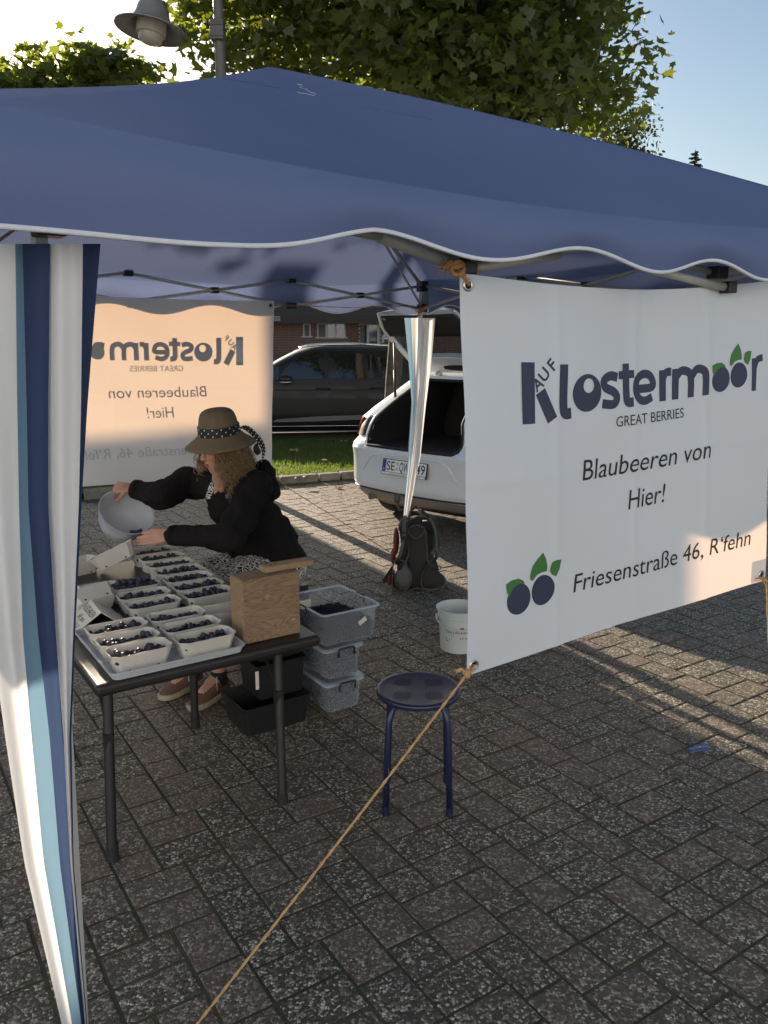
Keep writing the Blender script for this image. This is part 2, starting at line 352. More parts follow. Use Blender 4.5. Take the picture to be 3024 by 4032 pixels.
M_['pack'] = mat('pack_nylon', (0.020, 0.019, 0.018), 0.7, bump=(90, 0.3))
M_['packgrey'] = mat('pack_grey', (0.105, 0.10, 0.095), 0.75, bump=(140, 0.3))
M_['packmesh'] = mat('pack_mesh', (0.040, 0.037, 0.035), 0.85, bump=(420, 0.7))
M_['packred'] = mat('pack_red', (0.20, 0.035, 0.025), 0.7, bump=(50, 0.3))
M_['whitepaint'] = mat('white_car_paint', (0.72, 0.74, 0.76), 0.28, coat=0.8)
M_['greypaint'] = mat('anthracite_car_paint', (0.010, 0.010, 0.012), 0.45, metal=0.0, coat=0.10, spec=0.35)
M_['carblack'] = mat('car_black_trim', (0.013, 0.013, 0.014), 0.5)
M_['carglass'] = mat('car_glass', (0.012, 0.014, 0.016), 0.04, spec=0.9)
M_['seeglass'] = clear('see_through_glass', (0.55, 0.60, 0.60), 0.10, (0.10, 0.11, 0.11), 0.03)
M_['carint'] = mat('car_interior', (0.014, 0.012, 0.011), 0.9)
M_['rubber'] = mat('rubber', (0.014, 0.013, 0.013), 0.75)
M_['tyre'] = mat('tyre', (0.018, 0.017, 0.016), 0.85, bump=(90, 0.5))
M_['rim'] = mat('alloy', (0.35, 0.35, 0.36), 0.35, metal=0.9)
M_['taillight'] = mat('tail_light', (0.55, 0.02, 0.02), 0.08, coat=1.0)
M_['chrome'] = mat('chrome', (0.75, 0.75, 0.74), 0.12, metal=1.0)
M_['silver'] = mat('satin_silver', (0.45, 0.46, 0.48), 0.28, metal=0.7)
M_['diffuser'] = mat('grey_diffuser', (0.22, 0.20, 0.17), 0.55)
M_['plate'] = mat('number_plate', (0.78, 0.78, 0.76), 0.4)
M_['euroblue'] = mat('plate_blue', (0.01, 0.035, 0.30), 0.4)
M_['brick'] = brick_material('red_brick')
M_['brickpart'] = mat('brick_piece', (0.22, 0.085, 0.05), 0.85, var=(3, 0.6, (0.15, 0.06, 0.04)))
M_['mortar'] = mat('mortar', (0.22, 0.20, 0.17), 0.9)
M_['roof'] = mat('dark_roof', (0.05, 0.042, 0.038), 0.8)
M_['board'] = mat('dark_board', (0.085, 0.065, 0.052), 0.8)
M_['frame'] = mat('white_frame', (0.55, 0.55, 0.53), 0.5)
M_['curtainw'] = mat('net_curtain', (0.16, 0.15, 0.14), 0.8)
M_['glass'] = mat('window_glass', (0.02, 0.022, 0.024), 0.05, spec=0.8)
M_['render'] = mat('house_render', (0.34, 0.30, 0.26), 0.9, var=(2, 0.4))
M_['bark'] = mat('plane_bark', (0.050, 0.041, 0.030), 0.9, var=(7, 1.0, (0.12, 0.11, 0.075)), bump=(14, 0.8))
M_['leaf'] = mat('plane_leaf', (0.050, 0.066, 0.021), 0.48, var=(0.9, 0.8, (0.078, 0.086, 0.028)), transl=(0.38, (0.33, 0.40, 0.035)))
M_['leaf2'] = mat('small_leaf', (0.032, 0.050, 0.016), 0.55, transl=(0.25, (0.14, 0.20, 0.03)))
M_['needle'] = mat('spruce_needles', (0.020, 0.030, 0.016), 0.7)
M_['lamp'] = mat('lamp_grey_paint', (0.23, 0.225, 0.21), 0.45, var=(6, 0.4))
M_['post'] = mat('lamp_post_paint', (0.11, 0.105, 0.10), 0.5)
M_['lampglass'] = mat('lamp_bowl', (0.55, 0.52, 0.46), 0.25, transl=(0.5, (0.7, 0.66, 0.58)))
M_['knife'] = mat('knife_scales', (0.02, 0.07, 0.27), 0.3, coat=0.5)
M_['dryleaf'] = mat('dry_leaf', (0.30, 0.20, 0.09), 0.8)
# ------------------------------------------------------------------ ground, paving, verge
TA = math.radians(33.0); U = Vector((math.cos(TA), math.sin(TA), 0)); V = Vector((-math.sin(TA), math.cos(TA), 0))
def struct(o, label=None): tag(o, label, None, None, 'structure'); return o
K0 = Vector((-1.333, 9.634, 0)); KD = Vector((math.cos(math.radians(25)), math.sin(math.radians(25)), 0)); KN = Vector((-KD.y, KD.x, 0))
b = B(); b.poly([(-600, -300, -0.05), (600, -300, -0.05), (600, 1500, -0.05), (-600, 1500, -0.05)])
struct(b.obj('ground', M_['asphalt']), 'grey asphalt ground reaching to the horizon')
pav = B(); pk = [K0 - KD * 12 , K0 + KD * 12]
pav.poly([(-9, -3, -0.0040), (11, -3, -0.0040), (pk[1].x, pk[1].y, -0.0040), (pk[0].x, pk[0].y, -0.0040)])
paving = struct(pav.obj('paving', M_['sand']), 'paving of exposed aggregate blocks with mossy joints')
CELL = 0.0705
UNIT = [(0, 0, 2, 2), (2, 0, 3, 2), (2, 2, 3, 2), (0, 2, 2, 3), (5, 1, 2, 3)]
def paver_b(w, h, b=None, M=None, z=0.0):
    b = b or B(); g = 0.0050; c = 0.004
    x0, y0, x1, y1 = g, g, w * CELL - g, h * CELL - g
    o = [(x0, y0), (x1, y0), (x1, y1), (x0, y1)]; i_ = [(x0 + c, y0 + c), (x1 - c, y0 + c), (x1 - c, y1 - c), (x0 + c, y1 - c)]
    vv = [(x, y, -0.03) for x, y in o] + [(x, y, -0.0012 + z) for x, y in o] + [(x, y, 0.0 + z) for x, y in i_]
    if M is not None: vv = [M @ Vector(p) for p in vv]
    b.add(vv, [(k, (k + 1) % 4, 4 + (k + 1) % 4, 4 + k) for k in range(4)] + [(4 + k, 4 + (k + 1) % 4, 8 + (k + 1) % 4, 8 + k) for k in range(4)] + [(8, 9, 10, 11)])
    return b
orig = Vector((0.048, 2.204, 0)); pv = []
Wv = -V                                     # second grid axis
for i in range(-40, 60):
    for j in range(-60, 40):
        ox, oy = 7 * i + 2 * j, 4 * j
        for (a, c, w, h) in UNIT:
            gx, gy = ox + a, oy + c
            p = orig + U * (gx * CELL) + V * (gy * CELL); cc = p + U * (w * CELL / 2) + V * (h * CELL / 2)
            if cc.y < 0.9 or (cc - K0).dot(KN) > -0.16: continue
            if abs(cc.x) > 0.52 * cc.y + 1.3: continue
            pv.append((cc.length, p, w, h))
pv.sort(key=lambda t: t[0] if t[1].y > 1.55 and abs(t[1].x) < 0.50 * t[1].y + 0.1 else t[0] + 50)
pmesh = {}
rest = B(); rnds = []
for n, (d, p, w, h) in enumerate(pv):
    M = T(p + Vector((0, 0, rng.uniform(-0.002, 0.002)))) @ Rz(TA + rng.uniform(-0.008, 0.008)) @ Matrix.Rotation(rng.uniform(-0.008, 0.008), 4, 'X') @ Matrix.Rotation(rng.uniform(-0.008, 0.008), 4, 'Y')
    M = M @ T((w * CELL / 2, h * CELL / 2, 0)) @ Matrix.Diagonal((rng.uniform(.982, 1.0), rng.uniform(.982, 1.0), 1, 1)) @ T((-w * CELL / 2, -h * CELL / 2, 0))
    if n < 300:
        k = (w, h)
        if k not in pmesh: pmesh[k] = paver_b(w, h).mesh('paver', M_['paver'])
        o = bpy.data.objects.new('paver', pmesh[k]); COL.objects.link(o); o.parent = paving; o.matrix_local = M; WM[o] = M
    else:
        nf = len(rest.f); paver_b(w, h, rest, M); r_ = rng.random() ** (1.0 if w * h == 4 else 1.8); rnds += [r_] * (len(rest.f) - nf)
o = rest.obj('paver_field', M_['paver_far'], paving, normals=False); o['kind'] = 'stuff'
at = o.data.attributes.new('rnd', 'FLOAT', 'FACE'); at.data.foreach_set('value', rnds)
# moss and grit in the joints
# kerb stones and the grass verge behind them
kb = B(); kb.box(K0 + KN * 0.07 + Vector((0, 0, -0.03)), (24, 0.10, 0.06), Rz(math.radians(25)))
kerb = struct(kb.obj('kerb', M_['sand']), 'row of pale kerb stones along the grass verge')
x = -7.0
while x < 5.0:
    L_ = rng.uniform(0.28, 0.62); s = B(); M = Rz(math.radians(25) + rng.uniform(-0.02, 0.02))
    s.box(K0 + KD * (x + L_ / 2) + KN * (0.06 + rng.uniform(-0.012, 0.012)) + Vector((0, 0, 0.045)), (L_ - 0.02, 0.13, 0.11 + rng.uniform(-0.015, 0.015)), M)
    s.obj('kerb_stone', M_['kerb'], kerb, bevel=0.02, seg=3); x += L_
vg = B(); a0 = K0 - KD * 9 + KN * 0.12; a1 = K0 + KD * 14 + KN * 0.12
vg.poly([(a0.x, a0.y, 0.055), (a1.x, a1.y, 0.055), (9.5, 16.8, 0.055), (-12, 13.0, 0.055)])
struct(vg.obj('verge', M_['soil']), 'soil of the grass verge')
rd = B(); rd.box((0, 16.6, -0.01), (40, 0.16, 0.2), Rz(math.radians(6)))
struct(rd.obj('far_kerb', M_['kerb']), 'pale far kerb behind the dark car')
# grass blades
gv = []; gf = []
n = 0
while n < 60000:
    px_, py_ = npr.uniform(-6.5, 4.5), npr.uniform(8.0, 15.0)
    q = Vector((px_, py_, 0)) - K0
    if q.dot(KN) < 0.14 or py_ > 13.75 + 0.14 * px_: continue
    if abs(px_) > 0.5 * py_ + 0.4: continue
    n += 1
    h = npr.uniform(0.025, 0.060) * (1.5 if npr.rand() < 0.04 else 1); a = npr.uniform(0, 6.28); w = 0.006
    tx, ty = npr.normal(0, 0.02, 2); k = len(gv)
    gv += [(px_ - w * math.cos(a), py_ - w * math.sin(a), 0.05), (px_ + w * math.cos(a), py_ + w * math.sin(a), 0.05), (px_ + tx, py_ + ty, 0.055 + h)]
    gf.append((k, k + 1, k + 2))
me = bpy.data.meshes.new('grass'); me.from_pydata(gv, [], gf); me.materials.append(M_['grass'])
tag(link('grass', me), 'mown green grass on the verge beyond the kerb', 'grass', None, 'stuff')
# fallen leaves
leafpoly = [(0, 0), (.25, .12), (.5, .1), (.42, .3), (.55, .5), (.3, .5), (0, .9), (-.3, .5), (-.55, .5), (-.42, .3), (-.5, .1), (-.25, .12)]
for k, (px_, py_, s_) in enumerate(((1150, 1775, .16), (1175, 1878, .14), (1345, 1735, .13), (1280, 1815, .12), (1330, 1920, .10))):
    g = G(px_, py_, 0.11 if py_ < 1900 else 0.02); bb = B(); M = T(g) @ Euler((rng.uniform(-.3, .3), rng.uniform(-.3, .3), rng.uniform(0, 6))).to_matrix().to_4x4()
    bb.add([M @ Vector((x_ * s_, y_ * s_, 0.012 * math.sin(9 * x_))) for x_, y_ in leafpoly], [tuple(range(12))])
    tag(bb.obj('fallen_leaf', M_['dryleaf']), ['dry brown leaf on the shaded grass behind the seated person', 'dry brown leaf lying by the kerb stones', 'small dry leaf on grass under the dark car', 'pale dry leaf in the middle of the grass verge', 'pale scrap of leaf on the paving before the kerb'][k], 'leaf', 'fallen leaves')

# ------------------------------------------------------------------ far buildings
BY = 42.0
def bx(px): return (px - CX) / F_PX * BY
def bz(py): return P(1512, py, BY).z
bl = thing('brick_building', 'low red brick building with a dark roof behind the dark car', 'building', (0, BY, 0))
b = B(); b.box((0, 4.0 + BY, 1.35), (36, 8, 2.7)); b.obj('wall', M_['brick'], bl, world=True)
b = B(); b.add([(-19, BY - .8, 2.62), (19, BY - .8, 2.62), (19, BY + 4, 5.2), (-19, BY + 4, 5.2), (-19, BY + 9, 2.62), (19, BY + 9, 2.62)], [(0, 1, 2, 3), (3, 2, 5, 4), (0, 3, 4), (1, 5, 2)])
rf = b.obj('roof', M_['roof'], bl, world=True)
for k in range(5):
    b = B(); b.box((0, BY - 0.82 - 0.02 * (k % 2), 2.60 + 0.13 * k), (38, 0.05, 0.115)); b.obj('fascia_board', M_['board'], bl, world=True)
def window(x0, x1, y0, y1, panes, door=False):
    w = B(); X0, X1, Z1, Z0 = bx(x0), bx(x1), bz(y0), bz(y1)
    t = 0.07
    for (cx_, cz_, sx, sz) in (((X0 + X1) / 2, Z1, X1 - X0, t), ((X0 + X1) / 2, Z0, X1 - X0 + (.0 if door else .25), t), (X0, (Z0 + Z1) / 2, t, Z1 - Z0), (X1, (Z0 + Z1) / 2, t, Z1 - Z0)):
        w.box((cx_, BY - 0.04 - .002 * (sz > sx), cz_), (sx, 0.09, sz))
    for k in range(1, len(panes)): w.box((X0 + (X1 - X0) * panes[k], BY - 0.045, (Z0 + Z1) / 2), (0.11, 0.09, Z1 - Z0))
    o = w.obj('door' if door else 'window', M_['frame'], bl, world=True)
    pp = list(panes) + [1.0]
    for k in range(len(panes)):
        g = B(); xa, xb = X0 + (X1 - X0) * pp[k], X0 + (X1 - X0) * pp[k + 1]; g.box(((xa + xb) / 2, BY - 0.012, (Z0 + Z1) / 2), (xb - xa, 0.02, Z1 - Z0)); g.obj('pane', M_['glass'] if (k or door) else M_['curtainw'], o, world=True)
    return o
window(1258, 1362, 1274, 1330, (0, .32, .66)); window(1204, 1228, 1276, 1326, (0,))
window(1418, 1443, 1276, 1440, (0,)); d = window(1443, 1497, 1278, 1440, (0, .12, .88), True)
for (xa, xb) in ((1389, 1417), (1500, 1530)):               # brick piers beside the door, brick by brick
    pb = B(); X0, X1 = bx(xa), bx(xb); pb.box(((X0 + X1) / 2, BY - 0.10, 1.32), (X1 - X0 - .02, 0.12, 2.60)); pr = pb.obj('pier', M_['mortar'], bl, world=True)
    bm_ = None
    for r in range(13):
        for c in range(2):
            q = B(); wd = (X1 - X0) / 2; off = 0.06 if r % 2 else -0.06
            q.box((X0 + wd * (c + .5) + off * (1 if c == 0 else 1), BY - 0.175, 1.32 + r * 0.098), (wd - 0.02, 0.05, 0.08)); q.obj('brick', M_['brickpart'], pr, world=True)
b = B(); b.box((bx(1520), BY - 0.22, bz(1322)), (0.24, 0.02, 0.35)); sg = b.obj('sign_plate', M_['plate'], bl, world=True)
b = B()
for k in range(2): b.box((bx(1520), BY - 0.235, bz(1318 + k * 9)), (0.17, 0.006, 0.035))
b.obj('sign_lines', M_['euroblue'], sg, world=True)
b = B(); b.box((bx(1508), BY - 0.22, bz(1335)), (0.12, 0.08, 0.36)); b.obj('letter_box', M_['frame'], bl, world=True)
for k in range(4): b = B(); b.box((bx(1107), BY - 0.9, bz(1249 + 5 * k)), (0.42, 0.06, 0.03)); b.obj('vent_slat', M_['frame'], bl, world=True)
b = B(); b.tube([(bx(1079), BY - .2, 0), (bx(1079), BY - .2, 2.6)], 0.045, 8); b.obj('downpipe', M_['silver'], bl, world=True)
b = B(); b.box((bx(1058), BY - .6, 0.85), (0.34, 0.3, 1.3)); b.box((bx(1058), BY - .6, 1.53), (0.38, 0.34, 0.06))
tag(b.obj('utility_cabinet', M_['silver'], bevel=0.01), 'grey utility cabinet before the brick building', 'cabinet')
# the house towards the low sun, hidden behind tent and banner, that shades the stall
hs = thing('rendered_house', 'plain rendered house towards the sun hidden behind the stall', 'house', (-14, 24, 0))
HS = Vector((-math.sin(SUN_AZ), math.cos(SUN_AZ), 0)); HL = Vector((-math.cos(SUN_AZ), -math.sin(SUN_AZ), 0)); H0 = Vector((-7.885, 20.0, 0))
def hbox(name, a0, a1, d0, d1, z0, z1, m, parent=hs):
    q = B(); c = [H0 + HL * a + HS * d for a, d in ((a0, d0), (a1, d0), (a1, d1), (a0, d1))]
    q.add([V3(p, z0) for p in c] + [V3(p, z1) for p in c], [(0, 1, 2, 3), (4, 5, 6, 7), (0, 1, 5, 4), (1, 2, 6, 5), (2, 3, 7, 6), (3, 0, 4, 7)]); return q.obj(name, m, parent, world=True)
hbox('wall', 1.005, 16, 0, 8, 0, 5.61, M_['render']); hbox('roof', 1.01, 16.2, -.02, 8.2, 5.615, 5.70, M_['roof'])
hbox('shade_block_tall', 0.632, 1.0, 0, 5, 0, 6.6, M_['render']); hbox('roof', .634, 0.99, -.02, 5.1, 6.605, 6.70, M_['roof']); hbox('shade_block_low', 0, 0.628, 0, 5, 0, 5.84, M_['render']); hbox('roof', -.01, 0.626, -.02, 5.1, 5.845, 5.92, M_['roof'])  # unseen narrow blocks added to shape the sun patch on the front banner
for k in range(4):
    w_ = hbox('window', 2.2 + k * 3.2, 3.4 + k * 3.2, -.05, 0.02, 3.2, 4.5, M_['frame']); hbox('pane', 2.3 + k * 3.2, 3.3 + k * 3.2, -.07, -.04, 3.3, 4.4, M_['glass'], w_)
# the pale street front behind the viewer, mirrored in the minivan's windows
bh = thing('pale_house', 'pale rendered street front behind the viewer facing the sun', 'house', (1, -9, 0))
b = B(); b.box((1, -11, 4.2), (54, 4, 8.4)); b.obj('wall', mat('pale_render', (0.58, 0.68, 0.82), 0.9), bh, world=True)  # nearness, height and blue tint chosen for the light it bounces
b = B(); b.add([(-26.5, -8.5, 8.4), (28.5, -8.5, 8.4), (28.5, -12, 11), (-26.5, -12, 11)], [(0, 1, 2, 3)]); b.obj('roof', M_['roof'], bh, world=True, solid=.1)
for k in range(9):
    for z_ in (1.6, 4.4, 7.0):
        b = B(); b.box((-16 + k * 4.2, -8.98, z_), (1.3, .06, 1.5)); w_ = b.obj('window', M_['frame'], bh, world=True); b = B(); b.box((-16 + k * 4.2, -8.94, z_), (1.1, .02, 1.3)); b.obj('pane', M_['glass'], w_, world=True)

# ------------------------------------------------------------------ trees
LEAF = np.array([(0, 0, 0), (.20, .06, 0), (.50, .06, .05), (.40, .26, .03), (.56, .56, .06), (.28, .50, .02), (.16, .60, 0), (0, .98, .07), (-.16, .60, 0), (-.28, .50, .02), (-.56, .56, .06), (-.40, .26, .03), (-.50, .06, .05), (-.20, .06, 0)])
SMALL = np.array([(0, 0, 0), (.26, .3, .04), (.2, .7, .03), (0, 1, 0), (-.2, .7, .03), (-.26, .3, .04)])
def leaves(name, centres, size, tmpl, m, parent, tilt=0.7, droop=True):
    n = len(centres); k = len(tmpl)
    az = npr.uniform(0, 2 * math.pi, n); ti = npr.normal(0.5, tilt, n); ro = npr.normal(0, 0.5, n); sc = size * npr.uniform(0.5, 1.35, n)
    out = np.zeros((n, k, 3))
    ca, sa = np.cos(az), np.sin(az); ct, st = np.cos(ti), np.sin(ti); cr, sr = np.cos(ro), np.sin(ro)
    for j, (x_, y_, z_) in enumerate(tmpl):
        X = x_ * cr + z_ * sr; Z = -x_ * sr + z_ * cr; Y = y_
        Y2 = Y * ct + Z * st; Z2 = -Y * st + Z * ct
        out[:, j, 0] = (X * ca - Y2 * sa) * sc; out[:, j, 1] = (X * sa + Y2 * ca) * sc; out[:, j, 2] = Z2 * sc
    out += centres[:, None, :]
    me = bpy.data.meshes.new(name); vv = out.reshape(-1, 3)
    me.vertices.add(n * k); me.vertices.foreach_set('co', vv.ravel())
    me.loops.add(n * k); me.loops.foreach_set('vertex_index', np.arange(n * k, dtype=np.int32))
    me.polygons.add(n); me.polygons.foreach_set('loop_start', np.arange(0, n * k, k, dtype=np.int32)); me.polygons.foreach_set('loop_total', np.full(n, k, dtype=np.int32))
    me.update(calc_edges=True); me.materials.append(m)
    if parent is not None:
        Mi = np.array(WM[parent].inverted()); me.transform(Matrix(Mi.tolist()))
    return link(name, me, parent)
def crown_points(lobes, n, shell=0.45, cl=14, spread=0.35):
    """clumps of leaves spread through lobes (cx, cy, cz, rx, ry, rz)"""
    vol = np.array([l[3] * l[4] * l[5] for l in lobes]); pr = vol / vol.sum(); pts = []
    nc = n // cl
    for i in npr.choice(len(lobes), nc, p=pr):
        l = lobes[i]; d = npr.normal(size=3); d /= np.linalg.norm(d); r = shell + (1 - shell) * npr.rand() ** 0.6
        c = np.array(l[:3]) + d * np.array(l[3:]) * r
        pts.append(c + np.clip(npr.normal(0, spread, (cl, 3)), -1.7 * spread, 1.7 * spread) * np.array([1, 1, 0.75]))
    return np.concatenate(pts)
def limb(b, p0, p1, r0, r1, bend=0.3):
    p0, p1 = Vector(p0), Vector(p1); n = 7; pts = []; rr = []
    off = Vector((rng.uniform(-1, 1), rng.uniform(-1, 1), rng.uniform(-.2, .6))) * bend
    for i in range(n):
        t = i / (n - 1); pts.append(p0.lerp(p1, t) + off * math.sin(math.pi * t)); rr.append(r0 + (r1 - r0) * t)
    b.tube(pts, rr, 9, True); return pts
tr = thing('plane_tree', 'large plane tree with mottled trunk rising above the tent', 'tree', (0.12, 11.8, 0.05))
b = B(); pts = [(0.06, 11.8, 0), (0.10, 11.8, .25), (0.14, 11.8, 1.2), (0.24, 11.8, 2.4), (0.30, 11.9, 3.6), (0.3, 11.8, 5.0), (0.2, 11.7, 7.5)]
b.tube(pts, [0.17, 0.13, 0.118, 0.115, 0.11, 0.10, 0.05], 14); b.obj('trunk', M_['bark'], tr, True, world=True)
b = B()
for k in range(11):
    a = k * 2.4 + rng.uniform(-.3, .3); z = rng.uniform(3.6, 5.5); L_ = rng.uniform(1.8, 3.0)
    limb(b, (0.3, 11.8, z), (0.3 + L_ * math.cos(a), 11.6 + L_ * math.sin(a), z + rng.uniform(.4, 2.2)), 0.05, 0.012)
b.obj('limbs', M_['bark'], tr, True, world=True)
lob = [(0.2, 11.2, 6.6, 2.5, 2.6, 2.6), (-1.25, 10.6, 6.8, 1.35, 1.5, 1.9), (1.55, 10.4, 6.3, 1.25, 1.5, 2.0), (2.3, 10.8, 5.2, 0.95, 1.2, 1.0), (0.6, 9.6, 6.2, 1.5, 1.2, 1.9), (1.2, 9.8, 5.0, 1.3, 1.2, 1.0), (-0.9, 11.2, 8.6, 1.8, 1.8, 1.6), (0.9, 11.2, 8.4, 1.8, 1.8, 1.6), (1.9, 11.5, 4.7, 1.2, 1.2, 0.8), (-1.95, 10.5, 5.5, .60, .8, 1.0), (-1.6, 10.4, 6.8, .8, .9, 1.0)]
leaves('crown', crown_points(lob, 46000, 0.5, 12, 0.23), 0.135, LEAF, M_['leaf'], tr)
k_ = 16.0 / 24.0
def q2(x, y, z): return (x * k_, y * k_, 1.72 + (z - 1.72) * k_)
t2 = thing('plane_tree', 'sunlit plane tree top behind the bell lamp', 'tree', V3(q2(-8.7, 24.2, 0), 0))
b = B(); tx, ty, _z = q2(-8.7, 24.2, 0); b.tube([(tx, ty, 0), (tx, ty, 3), (tx, ty, 6.4)], [0.14, 0.11, 0.05], 10); b.obj('trunk', M_['bark'], t2, True, world=True)
b = B()
for k in range(9):
    a = k * 2.4; limb(b, (tx, ty, 5.75 + .06 * k), (tx + 1.4 * math.cos(a), ty + 1.0 * math.sin(a), 6.4 + rng.uniform(0, .5)), 0.04, 0.01, .15)
b.obj('limbs', M_['bark'], t2, True, world=True)
lob = [(-8.7, 24.2, 8.75, 1.7, 1.5, .62), (-7.6, 24.0, 8.9, 1.15, 1.1, .62), (-9.9, 24.2, 8.55, 1.3, 1.2, .55), (-8.3, 24, 9.35, .6, .7, .5), (-6.9, 23.8, 8.8, .7, .9, .6), (-7.0, 23.9, 9.2, .4, .5, .35), (-11.0, 24.2, 8.35, .7, .9, .42), (-9.2, 24, 9.1, .5, .5, .4), (-8.2, 24, 9.8, .22, .3, .35), (-7.1, 24, 9.5, .2, .3, .3), (-9.8, 24, 9.1, .3, .4, .35), (-6.3, 23.8, 8.7, .3, .4, .5)]
lob = [(*q2(*l[:3]), l[3] * k_, l[4] * k_, l[5] * k_) for l in lob]
leaves('crown', crown_points(lob, 1900, 0.10, 6, 0.13), 0.175, LEAF, M_['leaf'], t2)
t3 = thing('broadleaf_tree', 'dark small-leaved tree at the right edge of the plane crown', 'tree', (7.2, 26, 0))
b = B(); b.tube([(7.2, 26, 0), (7.2, 26, 6)], [0.2, 0.1], 10); b.obj('trunk', M_['bark'], t3, True, world=True)
leaves('crown', crown_points([(6.6, 26, 6.6, 1.6, 1.4, 1.5), (7.6, 26, 6.0, 1.2, 1.2, 0.9), (7.1, 26, 8.0, 0.9, 1, 0.9)], 6000, 0.35, 10, 0.22), 0.15, SMALL, M_['leaf2'], t3)
sp = thing('spruce_tree', 'small dark spruce tip above the right tent slope', 'tree', (15.6, 40, 0))
top = P(2738, 588, 40)
b = B(); b.tube([(top.x, 40, 0), (top.x, 40, top.z)], [0.22, 0.012], 8); b.obj('trunk', M_['bark'], sp, True, world=True)
b = B()
for k in range(70):
    t = k / 69.0; z = top.z - 0.1 - t * 4.6; L_ = 0.14 + 1.55 * t ** 0.75; a = k * 2.39996
    for s_ in range(3):
        aa = a + (s_ - 1) * 0.32; LL = L_ * rng.uniform(.75, 1.1) * (1 if s_ == 1 else .8)
        e = Vector((top.x + LL * math.cos(aa), 40 + LL * math.sin(aa), z - 0.10 * LL + 0.16 * LL * LL)); m_ = Vector((top.x, 40, z)).lerp(e, .55) + Vector((0, 0, -.05))
        b.tube([(top.x, 40, z), m_, e], [0.035, 0.05, 0.008], 4)
        for q in range(3):
            c_ = Vector((top.x, 40, z)).lerp(e, .4 + .25 * q); sd_ = Vector((-math.sin(aa), math.cos(aa), 0)) * .14 * (1 - .2 * q)
            b.tube([c_ - sd_ + Vector((0, 0, -.05)), c_, c_ + sd_ + Vector((0, 0, -.05))], [0.006, 0.035, 0.006], 4)
b.obj('crown', M_['needle'], sp, world=True)

# ------------------------------------------------------------------ street lamp
LY = 9.6; lc = P(596, 110, LY); pc = P(862, 150, LY)
lp = thing('street_lamp', 'grey bell-shaped street lamp hanging from a slim dark post', 'street lamp', (pc.x, LY, 0))
b = B(); b.tube([(pc.x, LY, 0), (pc.x + .01, LY, 7.0), (pc.x, LY, 7.6)], [0.062, 0.056, 0.05], 14); post = b.obj('post', M_['post'], lp, True, world=True)
b = B(); b.tube([(pc.x, LY, 7.55), (pc.x - .1, LY, 7.95), (pc.x - .4, LY, 8.1), (lc.x + .1, LY, 7.95), (lc.x, LY, 7.6), (lc.x, LY, lc.z + 0.28)], 0.034, 10); b.obj('arm', M_['post'], lp, True, world=True)
cl = P(860, 127, LY); b = B(); b.box(cl + Vector((0, -0.03, 0)), (0.145, 0.17, 0.20)); b.box(cl + Vector((0, -0.12, 0.05)), (0.16, 0.02, 0.03)); b.box(cl + Vector((0, -0.12, -0.06)), (0.16, 0.02, 0.03)); b.obj('clamp', M_['post'], lp, world=True, bevel=0.01)
Ml = T(lc) @ Euler((math.radians(-4), math.radians(8), 0)).to_matrix().to_4x4()
b = B(); b.lathe([(0.02, .30), (.07, .295), (.13, .265), (.165, .20), (.18, .13), (.215, .065), (.28, .02), (.36, -.01), (.385, -.022), (.385, -.032), (.36, -.022), (.27, .0), (.2, .04), (.16, .12), (.1, .2), (.02, .22)], 40, Ml); b.obj('shade', M_['lamp'], lp, 40, world=True)
b = B(); b.lathe([(0.155, .10), (.16, -.02), (.155, -.07), (.13, -.075), (.125, -.12), (.10, -.15), (.05, -.165), (.002, -.168)], 32, Ml); b.obj('bowl', M_['lampglass'], lp, 40, world=True)
# ------------------------------------------------------------------ gazebo (pop-up tent)
cL = Vector((-0.62, 1.566, 0)); cR = cL + U * 3; cRR = cR + V * 3; cRL = cL + V * 3
gz = thing('pop_up_gazebo', 'navy blue pop-up gazebo with striped corner curtains over the stall', 'gazebo', (cL + U * 1.5 + V * 1.5))
APEX = P(1065, 262, 3.5)
eL = P(-230, 352, 1.36); eR = Vector((cR.x + .06, cR.y - .06, 2.13)); eRR = Vector((cRR.x + .03, cRR.y + .07, 2.12)); eRL = Vector((cRL.x - .08, cRL.y + .02, 2.12))
def edge_pt(A, C, t):                            # roof edge between two corners, slack in the middle
    return A.lerp(C, t) - Vector((0, 0, 0.075 * math.sin(math.pi * t) ** 0.8))
def hipbow(c): return -0.022 if (c - eL).length < .01 else (0.03 if (c - eR).length < .01 else 0.06)
def roof_pt(A, C, t, h):
    e = edge_pt(A, C, t); hipA, hipC = A.lerp(APEX, h), C.lerp(APEX, h)
    hipA.z += hipbow(A) * math.sin(math.pi * h); hipC.z += hipbow(C) * math.sin(math.pi * h)
    p = e.lerp(APEX, h); lin = A.lerp(C, t).lerp(APEX, h)
    hip = hipA.lerp(hipC, t)
    p = hip + (p - lin)
    p.z -= 0.07 * math.sin(math.pi * t) * math.sin(math.pi * h) * (1 - h)
    nz = noise.noise(Vector((p.x * 1.7, p.y * 1.7, 3))) * 0.020 + noise.noise(Vector((p.x * 5, p.y * 2.6, 7))) * 0.006
    p.z += nz * math.sin(math.pi * min(1, t * 1.0)) * (1 - h * .5) * min(1, h * 7)
    return p
rb = B()
for A, C in ((eL, eR), (eR, eRR), (eRR, eRL), (eRL, eL)):
    rb.grid(lambda i, j, A=A, C=C: roof_pt(A, C, i, j * 0.999), 57, 29)
me = rb.mesh('canopy', M_['canopy'], WM[gz].inverted())
bm = bmesh.new(); bm.from_mesh(me); bmesh.ops.remove_doubles(bm, verts=bm.verts[:], dist=0.0015); bmesh.ops.recalc_face_normals(bm, faces=bm.faces[:]); bm.to_mesh(me); bm.free()
me.polygons.foreach_set('use_smooth', [True] * len(me.polygons)); canopy = link('canopy', me, gz)
